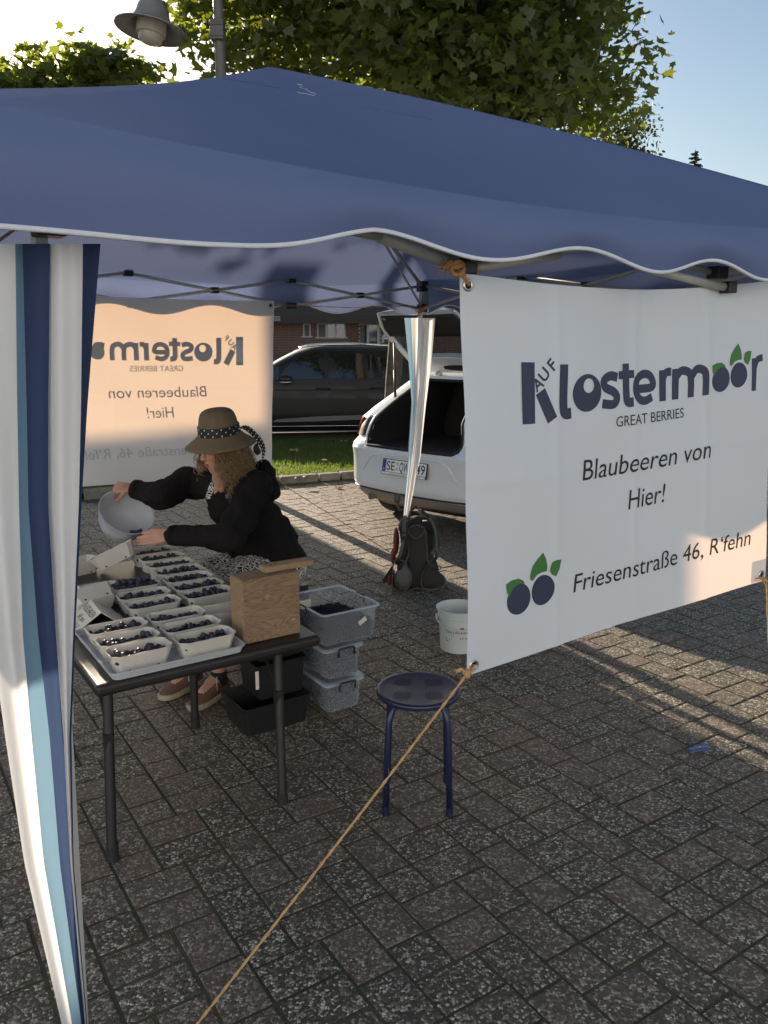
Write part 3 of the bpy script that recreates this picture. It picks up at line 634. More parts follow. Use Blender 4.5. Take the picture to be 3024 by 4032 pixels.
def on_canopy(px_, py_, lift=.003):
    o_, d_ = Vector((0, 0, HC)), ray(px_, py_).normalized(); ok, loc, n_, i_ = canopy.ray_cast(WM[gz].inverted() @ o_, d_); return (WM[gz] @ loc) - d_ * lift if ok else None
def canopy_line(name, pts, r, m):
    q = [on_canopy(*p) for p in pts]; q = [p for p in q if p is not None]
    if len(q) > 1: b = B(); b.tube(q, r, 5); b.obj(name, m, canopy, True, world=True)
bpy.context.view_layer.update()
SEAM = mat('seam', (0.075, 0.098, 0.19), 0.8); SCRATCH = mat('scratch_white', (0.5, 0.53, 0.6), 0.8)
canopy_line('scratch_squiggle', [(1170, 332), (1186, 334), (1192, 337), (1180, 343), (1196, 350), (1212, 349), (1204, 353), (1222, 362), (1243, 370), (1236, 376), (1205, 369), (1170, 364)], .0009, SCRATCH)  # white scratch mark on the canopy, laid on as a thin tube
canopy_line('seam', [(x_, 300 + (x_ - 870) * .17 + 8) for x_ in range(880, 1110, 20)], .0022, SEAM)
canopy_line('seam', [(x_, 418 + (x_ - 1400) * .175) for x_ in range(1400, 1710, 20)], .0022, SEAM)
def hem_z(t, side):
    if side == 0:
        w = math.cos(2 * math.pi * (t - 0.262) / 0.178 + .5 * math.sin(9 * t)); a = 0.0225 * min(1, max(0.12, (t - 0.12) / 0.13))
        return 1.905 + a * (1 + w) - 0.012 * math.exp(-((t - .1) / .07) ** 2)
    w = math.cos(2 * math.pi * (t + 0.03 * side) / 0.19); return 1.895 + 0.028 * (1 + w)
for side, (A, C) in enumerate(((eL, eR), (eR, eRR), (eRR, eRL), (eRL, eL))):
    nrm = (C - A).cross(Vector((0, 0, 1))).normalized()
    def val(i, j, A=A, C=C, side=side, nrm=nrm):
        e = edge_pt(A, C, i); z1 = hem_z(i, side); z = e.z + (z1 - e.z) * j
        bulge = 0.02 * math.sin(math.pi * j) + 0.018 * j * noise.noise(Vector((i * 9 + side * 5, j, 1))) + 0.012 * j
        q = Vector((e.x, e.y, z)) + nrm * bulge; return q
    vb = B(); vb.grid(val, 121, 9); v = vb.obj('valance', M_['canopy'], gz, True, world=True)
    hb = B(); pts = [val(i / 240.0, 1.0) for i in range(241)]
    rs = []
    for q in pts: rs.append([q + nrm * 0.003 + Vector((0, 0, .0042)), q + nrm * .0045 + Vector((0, 0, -.0045)), q - nrm * .003 + Vector((0, 0, -.005)), q - nrm * .003 + Vector((0, 0, .0042))])
    hb.rings(rs, True); hb.obj('hem_piping', M_['hem'], v, True, world=True)
# legs, trusses, connectors
tops = {'L': cL, 'R': cR, 'RR': cRR, 'RL': cRL}
base = {'L': G(345, 4400), 'R': cR.copy(), 'RR': Vector((0.13, 5.78, 0)), 'RL': cRL.copy()}
for k in ('L', 'R', 'RR', 'RL'):
    t_, b_ = V3(tops[k] + (V * .07 if k == 'L' else V * 0), 2.08), V3(base[k], 0.0)
    q = B(); q.tube([t_, b_.lerp(t_, .45)], 0.017, 4); q.tube([b_.lerp(t_, .5), b_], 0.0135, 4); lg = q.obj('leg', M_['tubes'], gz, world=True)
    q = B(); q.box(b_ + Vector((0, 0, .004)), (.07, .07, .008), Rz(TA)); q.obj('foot_plate', M_['blackpl'], lg, world=True)
    q = B(); q.box(t_ + Vector((0, 0, .0)), (.06, .06, .07), Rz(TA)); q.obj('corner_bracket', M_['blackpl'], lg, world=True, bevel=.004); q = B(); q.box(V3(tops[k], 1.935), (.055, .055, .055), Rz(TA)); q.obj('corner_bracket', M_['blackpl'], lg, world=True, bevel=.004)
def truss(A, C, zt=2.085, zb=1.93, inset=0.02):
    pts = [A.lerp(C, k / 3.0) for k in range(4)]; d_ = (C - A).normalized(); nn = Vector((-d_.y, d_.x, 0))
    for k in range(3):
        a, c = pts[k], pts[k + 1]
        for s_, (z0, z1) in enumerate(((zb, zt), (zt, zb))):
            q = B(); q.tube([V3(a, z0) + nn * (.012 * (s_ * 2 - 1)), V3(c, z1) + nn * (.012 * (s_ * 2 - 1))], 0.0105, 6); q.obj('truss_bar', M_['tubes'], gz, True, world=True)
        q = B(); q.box(V3(a.lerp(c, .5), (zt + zb) / 2), (.045, .042, .035), Rz(math.atan2(d_.y, d_.x))); q.obj('truss_joint', M_['blackpl'], gz, world=True, bevel=.004)
        if k < 2:
            for z in (zt, zb): q = B(); q.box(V3(c, z), (.05, .048, .038), Rz(math.atan2(d_.y, d_.x))); q.obj('truss_joint', M_['blackpl'], gz, world=True, bevel=.004)
truss(cRR, cRL); truss(cR, cRR); truss(cRL, cL); truss(cL, cR, 2.03, 1.93)
for k in range(4):                                # hip poles up to the apex
    A = [cL, cR, cRR, cRL][k]; q = B(); q.tube([V3(A, 2.08), V3(A, 2.09).lerp(APEX + Vector((0, 0, -.06)), .97)], 0.013, 6); q.obj('hip_pole', M_['tubes'], gz, True, world=True)
    m_ = V3(A, 2.08).lerp(APEX, .42); q = B(); q.tube([V3(A, 1.94), m_ + Vector((0, 0, -.05))], 0.008, 6); q.obj('hip_strut', M_['tubes'], gz, True, world=True)
# stouter front bars that stick out under the hem
q = B(); q.tube([P(1500, 930, 1.98), P(1812, 1050, 2.12)], 0.0165, 12); q.obj('front_bar', M_['tubes'], gz, True, world=True)
q = B(); q.tube([P(1850, 1058, 2.14), P(2200, 1003, 2.30)], 0.0125, 12); q.obj('front_bar', M_['tubes'], gz, True, world=True)
q = B(); q.box(P(1832, 1054, 2.13), (.05, .04, .034), Rz(TA)); q.obj('truss_joint', M_['blackpl'], gz, world=True, bevel=.004)
q = B(); q.tube([P(2560, 1062, 2.50), P(2850, 1130, 2.66)], 0.0135, 12); q.obj('front_bar', M_['tubes'], gz, True, world=True)
q = B(); q.box(P(2868, 1132, 2.67), (.04, .04, .036), Rz(TA)); q.obj('bar_end_cap', M_['blackpl'], gz, world=True, bevel=.004)
# curtains: striped strips gathered round a leg
def strip(edgesL, edgesR, Yf, mname, parent, folds=3, amp=0.02, ph=0.0, ny=70, nx=13):
    ys = [e[0] for e in edgesL]
    def at(e, y): return float(np.interp(y, [q[0] for q in e], [q[1] for q in e]))
    q = B()
    def fn(i, j):
        y = ys[0] + (ys[-1] - ys[0]) * j; x = at(edgesL, y) * (1 - i) + at(edgesR, y) * i
        d_ = Yf(y, i) + amp * math.sin(folds * math.pi * i + ph + 1.2 * math.sin(j * 3 + ph)) * (0.35 + 0.65 * math.sin(math.pi * min(1, .25 + j)))
        return P(x, y, d_)
    q.grid(fn, nx, ny); return q.obj('stripe', M_[mname], parent, True, world=True)
yy = [960, 1100, 1600, 2000, 2500, 2900, 3400, 4032, 4500, 4900]
E0 = [-300, -270, -190, -120, -35, 20, 96, 243, 320, 350]; E1 = [60, 62, 68, 75, 90, 125, 173, 284, 335, 356]
E2 = [88, 92, 105, 112, 150, 195, 236, 321, 350, 362]; E3 = [197, 195, 190, 190, 220, 250, 277, 334, 358, 366]
E4 = [326, 325, 319, 310, 288, 273, 286, 340, 362, 370]; E5 = [396, 384, 344, 320, 296, 281, 290, 344, 365, 372]
z_ = lambda e: list(zip(yy, e))
cu = B(); cu.box(V3(cL, 1.93), (.10, .02, .02), Rz(TA)); curt = cu.obj('curtain_tie', M_['white_cloth'], gz, world=True)
curt.name = 'curtain'
Yc = lambda y, i: 1.50 - 0.10 * (y - 960) / 3900
strip(z_(E0), z_(E1), lambda y, i: Yc(y, i) + .05 - .05 * i, 'white_cloth', curt, 2, .022, .4)
strip(z_(E1), z_(E2), lambda y, i: Yc(y, i) + .0 + .03 * i, 'ltblue', curt, 1, .008, 0)
strip(z_(E2), z_(E3), lambda y, i: Yc(y, i) + .03 + .03 * i, 'navy', curt, 1, .012, 1)
strip(z_(E3), z_(E4), lambda y, i: Yc(y, i) + .06 - .03 * i, 'white_cloth', curt, 2, .014, 2)
strip(z_(E4), z_(E5), lambda y, i: Yc(y, i) + .03 + .05 * i, 'navy', curt, 1, .006, 0)
yy2 = [1252, 1400, 1600, 1800, 2010, 2230]
z2 = lambda e: list(zip(yy2, e))
cu = B(); cu.box(V3(cRR, 1.92), (.10, .02, .02), Rz(TA)); cur2 = cu.obj('curtain', M_['white_cloth'], gz, world=True)
c0 = [1592, 1607, 1622, 1609, 1590, 1572]; c1 = [1619, 1625, 1631, 1614, 1593, 1574]; c2_ = [1646, 1643, 1639, 1622, 1597, 1577]; c3 = [1672, 1662, 1650, 1632, 1602, 1580]; c4 = [1692, 1680, 1662, 1643, 1607, 1583]; c5 = [1714, 1701, 1676, 1655, 1613, 1586]
Y2 = lambda y, i: 5.66
strip(z2(c0), z2(c1), lambda y, i: 5.70 + .02 * i, 'ltblue', cur2, 1, .01)
strip(z2(c1), z2(c2_), lambda y, i: 5.72, 'white_cloth', cur2, 1, .015, 1)
strip(z2(c2_), z2(c3), lambda y, i: 5.70 - .06 * i, 'white_cloth', cur2, 1, .01, 2)
strip(z2(c3), z2(c4), lambda y, i: 5.64, 'white_cloth', cur2, 1, .014, .5)
strip(z2(c4), z2(c5), lambda y, i: 5.64 + .03 * i, 'white_cloth', cur2, 2, .012, 1.5)

# ------------------------------------------------------------------ banners
class Flat:
    """flat print: strokes, discs and writing laid a hair above a surface given by fn(u, v, lift)"""
    def __init__(s, fn, asp): s.fn = fn; s.asp = asp; s.b = {}; s.n = 0; s.piece = 0
    def B(s, m): return s.b.setdefault((s.piece, m), B())
    def next(s): s.piece += 1
    def lift(s): s.n += 1; return 0.0011 + 0.00002 * s.n
    def pt(s, x, y, l): return s.fn(x / s.asp, y, l)               # x, y in banner heights from the top left
    def shape(s, m, pts):
        l = s.lift(); c = (sum(p[0] for p in pts) / len(pts), sum(p[1] for p in pts) / len(pts))
        vv = [s.pt(*c, l)] + [s.pt(p[0], p[1], l) for p in pts]; n = len(pts)
        s.B(m).add(vv, [(0, 1 + i, 1 + (i + 1) % n) for i in range(n)])
    def disc(s, m, x, y, rx, ry=None, n=36, wob=0.0, a0=0.0):
        ry = ry or rx; s.shape(m, [(x + rx * (1 + wob * math.sin(3 * a + a0)) * math.cos(a), y + ry * (1 + wob * math.sin(3 * a + a0)) * math.sin(a)) for a in [2 * math.pi * i / n for i in range(n)]])
    def ring(s, m, x, y, rx, ry, hx, hy, hr, hry, n=40):
        l = s.lift(); vv = []
        for i in range(n):
            a = 2 * math.pi * i / n; vv += [s.pt(x + rx * math.cos(a), y + ry * math.sin(a), l), s.pt(hx + hr * math.cos(a), hy + hry * math.sin(a), l)]
        s.B(m).add(vv, [(2 * i, 2 * ((i + 1) % n), 2 * ((i + 1) % n) + 1, 2 * i + 1) for i in range(n)])
    def stroke(s, m, pts, w):
        pts = [Vector((p[0], p[1])) for p in pts]
        if len(pts) > 2:                                             # smooth the bends
            q = []; n = len(pts)
            for i in range(n - 1):
                p0, p1, p2, p3 = pts[max(i - 1, 0)], pts[i], pts[i + 1], pts[min(i + 2, n - 1)]
                for k in range(6):
                    t = k / 6.0; q.append(0.5 * ((2 * p1) + (p2 - p0) * t + (2 * p0 - 5 * p1 + 4 * p2 - p3) * t * t + (3 * p1 - p0 - 3 * p2 + p3) * t ** 3))
            pts = q + [pts[-1]]
        l = s.lift(); vv = []
        for i, p in enumerate(pts):
            d_ = (pts[min(i + 1, len(pts) - 1)] - pts[max(i - 1, 0)]).normalized(); n_ = Vector((-d_.y, d_.x))
            wi = w[0] + (w[1] - w[0]) * i / (len(pts) - 1) if isinstance(w, tuple) else w
            a, c = p + n_ * wi / 2, p - n_ * wi / 2; vv += [s.pt(a.x, a.y, l), s.pt(c.x, c.y, l)]
        s.B(m).add(vv, [(2 * i, 2 * i + 1, 2 * i + 3, 2 * i + 2) for i in range(len(pts) - 1)])
    def text(s, m, st, u0, u1, vb_, vt, shear=0.0, offset=0.0):
        l = s.lift(); text_fit(s.B(m), st, lambda x, y: s.fn(x, y, l), u0, u1, vb_, vt, shear, offset)
def berry_logo(f, x, y, r, k=1.0, gap=True):
    """two navy berries with three green leaves; x, y centre between them"""
    f.disc('ink_navy', x - 1.02 * r, y + .06 * r, r * .97, r * 1.0, wob=.01); f.next(); f.disc('ink_navy', x + 1.02 * r, y - .06 * r, r * .97, r * .99, wob=.012, a0=1)
    def lf(pts):
        pts = [Vector((x + a * r, y + b_ * r)) for a, b_ in pts]; q = []; n = len(pts)
        for i in range(n):
            p0, p1, p2, p3 = pts[(i - 1) % n], pts[i], pts[(i + 1) % n], pts[(i + 2) % n]
            for kk in range(3): t = kk / 3.0; q.append(p1.lerp(p2, t))
        f.next(); f.shape('ink_green', [tuple(p) for p in q])
    lf([(-.05, -.95), (-.05, -1.3), (.15, -1.8), (.55, -2.2), (1.0, -2.55), (1.25, -2.1), (1.38, -1.6), (1.35, -1.25), (.9, -1.25), (.5, -1.15), (.15, -.85)])
    lf([(-2.05, -1.1), (-1.6, -1.25), (-1.0, -1.25), (-.65, -1.05), (-.5, -.85), (-1.0, -.95), (-1.5, -.7), (-1.8, -.25), (-1.98, -.6)])
    lf([(1.6, -1.25), (1.75, -1.75), (2.1, -1.85), (2.55, -1.8), (2.4, -1.2), (2.1, -.75), (1.75, -.95)])
def banner_print(f):
    A = f.asp; N = 'ink_navy'
    X = lambda u: u * A
    # lettering of the logo, drawn stroke by stroke (x in banner heights)
    k = X(.167); top, base_ = .200, .329
    f.next(); f.stroke(N, [(k, top), (k, .358)], .044)
    f.stroke(N, [(k + .042, .275), (k + .084, .352)], .036)
    def tiny(st, x, y, h, ang):
        f.next(); v, fc = text2d(st, 0, .02); hh = text2d('H', 0, .02)[0][:, 1].max(); l = f.lift()
        w = v[:, 0].max(); ca, sa = math.cos(ang), math.sin(ang); vv = []
        for p in v:
            xx, yv = (p[0] - w / 2) / hh * h, p[1] / hh * h; vv.append(f.pt(x + xx * ca + yv * sa, y + xx * sa - yv * ca, l))
        f.B(N).add(vv, fc)
    tiny('A', k + .043, .268, .032, -.60); tiny('U', k + .066, .242, .033, -.90); tiny('F', k + .092, .217, .033, -.85)
    x = X(.266); f.next(); f.stroke(N, [(x, .205), (x, .310), (x + .008, .336), (x + .030, .336)], .030)
    x = X(.337); f.next(); f.ring(N, x, .284, .054, .052, x + .005, .264, .020, .020)
    x = X(.411); f.next(); f.stroke(N, [(x + .030, .246), (x, .240), (x - .026, .252), (x - .020, .272), (x + .012, .285), (x + .028, .302), (x + .014, .321), (x - .032, .317)], .026)
    x = X(.466); f.next(); f.stroke(N, [(x, .208), (x, .298), (x + .008, .319), (x + .030, .320)], .028); f.stroke(N, [(x - .032, .240), (x + .034, .239)], .023)
    x = X(.529); f.next(); f.stroke(N, [(x - .032, .284), (x + .036, .282), (x + .030, .252), (x + .002, .242), (x - .028, .254), (x - .037, .284), (x - .026, .311), (x + .002, .321), (x + .034, .312)], .025)
    x = X(.594); f.next(); f.stroke(N, [(x, .236), (x, base_)], .028); f.stroke(N, [(x + .002, .264), (x + .014, .245), (x + .036, .243)], .025)
    x = X(.638); f.next(); f.stroke(N, [(x, .236), (x, base_)], .028); f.stroke(N, [(x + .002, .264), (x + .024, .244), (x + .056, .252), (x + .066, .275), (x + .067, base_)], .026); f.stroke(N, [(x + .069, .264), (x + .090, .244), (x + .120, .252), (x + .129, .275), (x + .130, base_)], .026)
    f.next(); berry_logo(f, X(.830), .284, .0400)
    x = X(.924); f.next(); f.stroke(N, [(x, .236), (x - .004, .340)], (.026, .020)); f.stroke(N, [(x + .002, .262), (x + .014, .242), (x + .040, .238)], .022)
    f.next(); f.text('ink_black', 'GREAT BERRIES', .4325, .668, .388, .358)
    f.next(); f.text('ink_black', 'Blaubeeren von', .327, .765, .530, .472, .10)
    f.next(); f.text('ink_black', 'Hier!', .480, .604, .643, .584, .10)
    f.next(); berry_logo(f, X(.174), .824, .0435)
    f.next(); f.text('ink_black', 'Friesenstraße 46, R‘fehn', .304, .928, .856, .802, .10)
def make_banner(label, TL, TR, BL, BR, sag, front, group):
    TL, TR, BL, BR = map(Vector, (TL, TR, BL, BR)); nrm = (TR - TL).cross(BL - TL).normalized()
    if nrm.dot(-TL) < 0: nrm = -nrm                                   # towards the viewer
    asp = (TR - TL).length / (BL - TL).length
    def fn(u, v, l=0.0):
        p = TL.lerp(TR, u).lerp(BL.lerp(BR, u), v)
        d_ = sag * math.sin(math.pi * u) * (1 - v) + 0.009 * math.sin(7 * u + 2 * v) * (1 - .6 * v) + 0.004 * math.sin(19 * u + 1) * math.exp(-5 * v) + .003 * math.sin(14 * (u - v)) + (.0022 if front else .001) * sum(math.exp(-((u - c_) / .012) ** 2) for c_ in (.25, .5, .75)) + .0018 * math.exp(-((v - .5) / .012) ** 2) + 0.008 * math.sin(math.pi * v + 2 * u)
        edge = 0.008 * math.sin(math.pi * u) * (v - .5)
        return p + nrm * (d_ + l) + Vector((0, 0, (-0.03 if front else -0.004) * math.sin(math.pi * u) * (1 - v) + edge))
    o = thing('banner', label, 'banner', (BL + BR) / 2, 0, group)
    b = B(); b.grid(lambda i, j: fn(i, j), 161, 101); cl_ = b.obj('cloth', M_['banner'], o, True, world=True)
    f = Flat(fn if front else (lambda u, v, l: fn(1 - u, v, -l)), asp)
    banner_print(f)
    nm = {'ink_navy': 'logo_letter', 'ink_green': 'leaf_print', 'ink_black': 'text_line'}
    for (pc, m), bb in f.b.items(): bb.obj(nm[m], M_[m], cl_, world=True, normals=False)
    if not front:                                                     # greyed copy of the print, painting its show-through on this side
        f2 = Flat(lambda u, v, l: fn(1 - u, v, l * .8), asp); banner_print(f2)
        for (pc, m), bb in f2.b.items(): bb.obj('show_through_print', M_['show'], cl_, world=True, normals=False)
    for (u, v) in ((.018, .025), (.982, .025), (.018, .975), (.982, .975)):
        c = fn(u, v, 0); t_ = (fn(min(u + .01, 1), v) - fn(u - .01, v)).normalized(); M = T(c) @ (nrm.to_track_quat('Z', 'Y').to_matrix().to_4x4())
        q = B(); q.lathe([(.0085, -.002), (.0085, .002), (.010, .0038), (.0135, .0042), (.0165, .002), (.0165, -.002), (.0135, -.0035), (.010, -.003), (.0085, -.002)], 24, M); q.obj('eyelet', M_['steel'], cl_, True, world=True)
        q = B(); q.lathe([(.0, .0022), (.0086, .0022)], 16, M); q.obj('eyelet_hole', M_['hole'], cl_, world=True)
        cc = [(u + a * .035 * (1 if u < .5 else -1) , v + b_ * .045 * (1 if v < .5 else -1)) for a, b_ in ((-.5, -.5), (1.2, -.5), (1.2, 1.2), (-.5, 1.2))]
        q = B(); q.poly([fn(min(max(a, .001), .999), min(max(b_, .001), .999), .0009) for a, b_ in cc]); q.obj('corner_patch', M_['banner'], cl_, world=True)
    return o, fn
bn1, bf1 = make_banner('large white banner with dark logo lettering facing the viewer, on the right', P(1806, 1076, 2.10), P(3040, 1104, 2.82), P(1837, 2662, 2.10), P(3018, 2286, 2.80), -0.01, True, None)
def rear(s_, z): return V3(cRR - U * s_ - V * 0.03, z)
bn2, bf2 = make_banner('backlit white banner with mirrored lettering hanging at the back of the tent', rear(2.475, 1.96), rear(1.140, 1.955), rear(2.465, 0.925), rear(1.18, 0.885), 0.0, False, None)

# ------------------------------------------------------------------ ropes
def rope(name, label, pts, r, m, n=7, sub=40, sag=0.0, fuzz=0):
    pts = [Vector(p) for p in pts]; q = []
    for i in range(len(pts) - 1):
        for k in range(sub):
            t = k / sub; q.append(pts[i].lerp(pts[i + 1], t) - Vector((0, 0, sag * math.sin(math.pi * t))))
    q.append(pts[-1])
    o = thing(name, label, 'rope', pts[-1]); b = B()
    for s_ in range(2):
        rs = []
        for i, p in enumerate(q):
            a = i * 0.9 + s_ * math.pi; t_ = (q[min(i + 1, len(q) - 1)] - q[max(i - 1, 0)]).normalized(); x_ = t_.orthogonal().normalized(); y_ = t_.cross(x_)
            rs.append(p + (x_ * math.cos(a) + y_ * math.sin(a)) * r * .45)
        b.tube(rs, r * .68, n)
    o2 = b.obj('strand', M_[m], o, True, world=True)
    if fuzz:
        fb = B()
        for k in range(fuzz):
            p = q[rng.randrange(len(q))]; d_ = Vector((rng.uniform(-1, 1), rng.uniform(-.5, .5), rng.uniform(-1, 1))).normalized() * rng.uniform(.004, .02)
            fb.tube([p, p + d_ * .5 + Vector((0, 0, rng.uniform(-.003, .003))), p + d_], .00035, 3)
        fb.obj('fibres', M_[m], o, world=True)['kind'] = 'stuff'
    return o
def knot(parent, c, r, m, ends=2):
    b = B()
    for k in range(3):
        M = T(c) @ Euler((rng.uniform(0, 3), rng.uniform(0, 3), rng.uniform(0, 3))).to_matrix().to_4x4()
        b.tube([M @ Vector((r * math.cos(a), r * math.sin(a), .3 * r * math.sin(2 * a))) for a in [i * .5 for i in range(14)]], r * .38, 7)
    for k in range(ends):
        d_ = Vector((rng.uniform(-1, -.2), -.2, rng.uniform(-.6, .4))) * r * 5
        b.tube([c, c + d_ * .5 + Vector((0, 0, r)), c + d_], [r * .42, r * .4, r * .3], 6)
        for q in range(8): b.tube([c + d_, c + d_ + Vector((rng.uniform(-1, .3), rng.uniform(-.4, .4), rng.uniform(-1, 1))) * r * 1.6], r * .06, 3)
    b.obj('knot', M_[m], parent, True, world=True)
e_bl = bf1(.018, .975, .006); ground_end = G(700, 4130)
r1 = rope('jute_rope', 'tan jute rope running from the front banner corner down to the ground', [e_bl, e_bl + Vector((-.022, -.01, -.02)), ground_end], 0.0037, 'jute', sag=0.004, sub=110, fuzz=120)
knot(r1, e_bl + Vector((-.024, -.012, -.018)), .010, 'jute')
e_br = bf1(.982, .975, .006); r2 = rope('jute_rope', 'short tan rope tied to the lower right banner corner at the picture edge', [e_br, e_br + Vector((.012, -.01, -.03)), e_br + Vector((.10, -.06, -.86))], 0.0028, 'jute', sub=60, fuzz=40)
knot(r2, e_br + Vector((.006, -.01, -.02)), .008, 'jute', 1)
j1 = P(1800, 1050, 2.09); r3 = rope('orange_twine', 'orange twine stretched under the front hem to the banner corner', [P(1262, 907, 2.6), P(1480, 930, 2.4), P(1700, 968, 2.2), j1, bf1(.018, .025, .006)], 0.0042, 'orange_twine', sub=30, fuzz=90)
knot(r3, j1 + Vector((0, -.012, -.005)), .016, 'orange_twine', 2)
r4 = rope('guy_rope', 'thin guy rope sloping from behind the person to the backpack', [P(1078, 1868, 5.9), P(1140, 1925, 5.85), P(1560, 2190, 5.62)], 0.0030, 'orange_twine', sub=60, fuzz=30)
r5 = rope('thin_twine', 'dark twine hanging along the rear truss to the far leg', [V3(cRR, 1.93) + Vector((-.05, -.06, .02)), V3(cRR - U * .5, 1.93) + Vector((0, -.05, -.004)), V3(cRR - U * 1.1, 1.93) + Vector((0, -.05, 0))], 0.0022, 'orange_twine', sub=20)
knot(r5, V3(cRR, 1.92) + Vector((-.01, -.06, 0)), .014, 'orange_twine', 1)
for k, (px_, py_) in enumerate(((1160, 1232), (1177, 1236), (1196, 1232), (1230, 1226), (1298, 1226))): pass
# ------------------------------------------------------------------ folding table and the goods on it
TT = math.radians(34.0); TU = Vector((math.cos(TT), math.sin(TT), 0)); TV = Vector((-math.sin(TT), math.cos(TT), 0)); TO = Vector((-0.93, 2.446, 0)); TZ = 0.62
def tp(u, v, z=TZ): return TO + TU * u + TV * v + Vector((0, 0, z))
tb = thing('folding_table', 'black folding table covered with berry punnets', 'table', tp(.41, .72, 0), TT)
def tl(u, v, z): return Vector((u - .41, v - .72, z))
b = B(); b.box(tl(.41, .735, TZ - .022), (.84, 1.48, .044)); b.obj('tabletop', M_['table'], tb, bevel=.016, seg=4)
for v in (.10, .76, 1.38): b = B(); b.box(tl(.41, v, TZ - .055), (.70, .03, .025)); b.obj('crossbar', M_['table_metal'], tb, bevel=.003)
for (u, v, du, dv) in ((.045, .07, -.05, -.10), (.675, .06, -.05, -.11), (.60, .75, -.02, -.02), (.06, .75, -.02, 0), (.06, 1.40, 0, 0), (.72, 1.40, 0, 0)):
    q = B(); q.tube([tl(u, v, TZ - .04), tl(u + du, v + dv, .05)], .0175, 14); lg = q.obj('leg', M_['table_metal'], tb, 40)
    q = B(); q.tube([tl(u + du * .9, v + dv * .9, .06), tl(u + du, v + dv, .0)], .0205, 14); q.obj('foot_cap', M_['rubber'], lg, 40)
    q = B(); q.tube([tl(u + .005, v + .19, TZ - .05), tl(u + du * .35 + .004, v + dv * .35, TZ - .21)], .006, 6); q.box(tl(u + du * .35 - .002, v + dv * .35, TZ - .215), (.028, .03, .05)); q.obj('brace', M_['table_metal'], lg)
# milky tray (a box lid laid upside down)
tr_ = thing('plastic_tray', 'shallow milky plastic tray under the six front punnets', 'tray', tp(.28, .24), TT)
b = B()
def rrect(hx, hy, r, n=5):
    out = []
    for (sx, sy, a0) in ((1, 1, 0), (-1, 1, 90), (-1, -1, 180), (1, -1, 270)):
        for k in range(n): a = math.radians(a0 + 90 * k / (n - 1)); out.append((sx * (hx - r) + r * math.cos(a), sy * (hy - r) + r * math.sin(a)))
    return out
def loop(hx, hy, r, z): return [Vector((x, y, z)) for x, y in rrect(hx, hy, r)]
b.rings([loop(.226, .235, .02, .002), loop(.229, .238, .02, .003), loop(.236, .247, .024, .030), loop(.241, .252, .026, .031), loop(.241, .252, .026, .026)], False); b.poly(loop(.226, .235, .02, .002)); b.obj('shell', M_['tray'], tr_, 40, solid=.0015)

# punnets
def punnet_mesh(seed):
    r = random.Random(seed); b = B(); n = 8
    def oct_(hx, hy, c, z, jit=0.0):
        k = [(hx, -hy + c), (hx, hy - c), (hx - c, hy), (-hx + c, hy), (-hx, hy - c), (-hx, -hy + c), (-hx + c, -hy), (hx - c, -hy)]; out = []
        for i in range(8):
            a, d_ = Vector(k[i]), Vector(k[(i + 1) % 8]); m = 8 if (i in (2, 6)) else (5 if i in (0, 4) else 2)
            for q in range(m): p = a.lerp(d_, q / m); out.append(Vector((p.x, p.y, z + (jit * (r.uniform(-1, 1)) if jit else 0))))
        return out
    H = .068
    b.rings([oct_(.086, .040, .016, .0), oct_(.0865, .0405, .016, .002), oct_(.103, .0535, .021, H - .012), oct_(.1035, .054, .021, H - .011), oct_(.1075, .0575, .022, H, .0016), oct_(.1045, .0545, .021, H, .0012), oct_(.1005, .0515, .020, H - .012), oct_(.084, .038, .015, .003)], False)
    b.poly(oct_(.086, .040, .016, .0)[::-1]); b.poly(oct_(.084, .038, .015, .003))
    me = b.mesh('punnet', [M_['card']]); bm = bmesh.new(); bm.from_mesh(me); bmesh.ops.recalc_face_normals(bm, faces=bm.faces[:]); bm.to_mesh(me); bm.free()
    return me
PM = [punnet_mesh(k) for k in range(4)]
bb = B(); bb.box((-.0966, .002, .033), (.0006, .042, .040), Matrix.Rotation(math.radians(-17.3), 4, 'Y')); LABEL = bb.mesh('print_label', M_['paper'])
bb = B(); 
for k, (w, h) in enumerate(((.030, .005), (.018, .0025), (.030, .0025), (.026, .0025), (.030, .0025))): bb.box((-.0871 - .3125 * (.047 - .0075 * k - .002), .002 + (.004 if k == 1 else 0), .047 - .0075 * k), (.0006, w, h), Matrix.Rotation(math.radians(-17.3), 4, 'Y'))
LINES = bb.mesh('label_lines', M_['labelblue'])
bb = B()
for x_ in (-.05, .05): bb.lathe([(.0, .0), (.0045, .0)], 10, T((x_, -.0435, .008)) @ Matrix.Rotation(math.radians(100), 4, 'X'))
HOLES = bb.mesh('vent_hole', M_['hole'])
def put_punnet(u, v, label, z=TZ + .001, rot=0.0, tilt=None, k=0, group='cardboard berry punnets', lab=True):
    o = thing('punnet', label, 'punnet', tp(u, v, z), TT + rot, group)
    if tilt: o.rotation_euler = (tilt[0], tilt[1], TT + rot); WM[o] = T(o.location) @ o.rotation_euler.to_matrix().to_4x4()
    t_ = link('tray', PM[k % 4], o)
    if lab: l = link('print_label', LABEL, o); link('label_lines', LINES, l)
    link('vent_hole', HOLES, o); return o
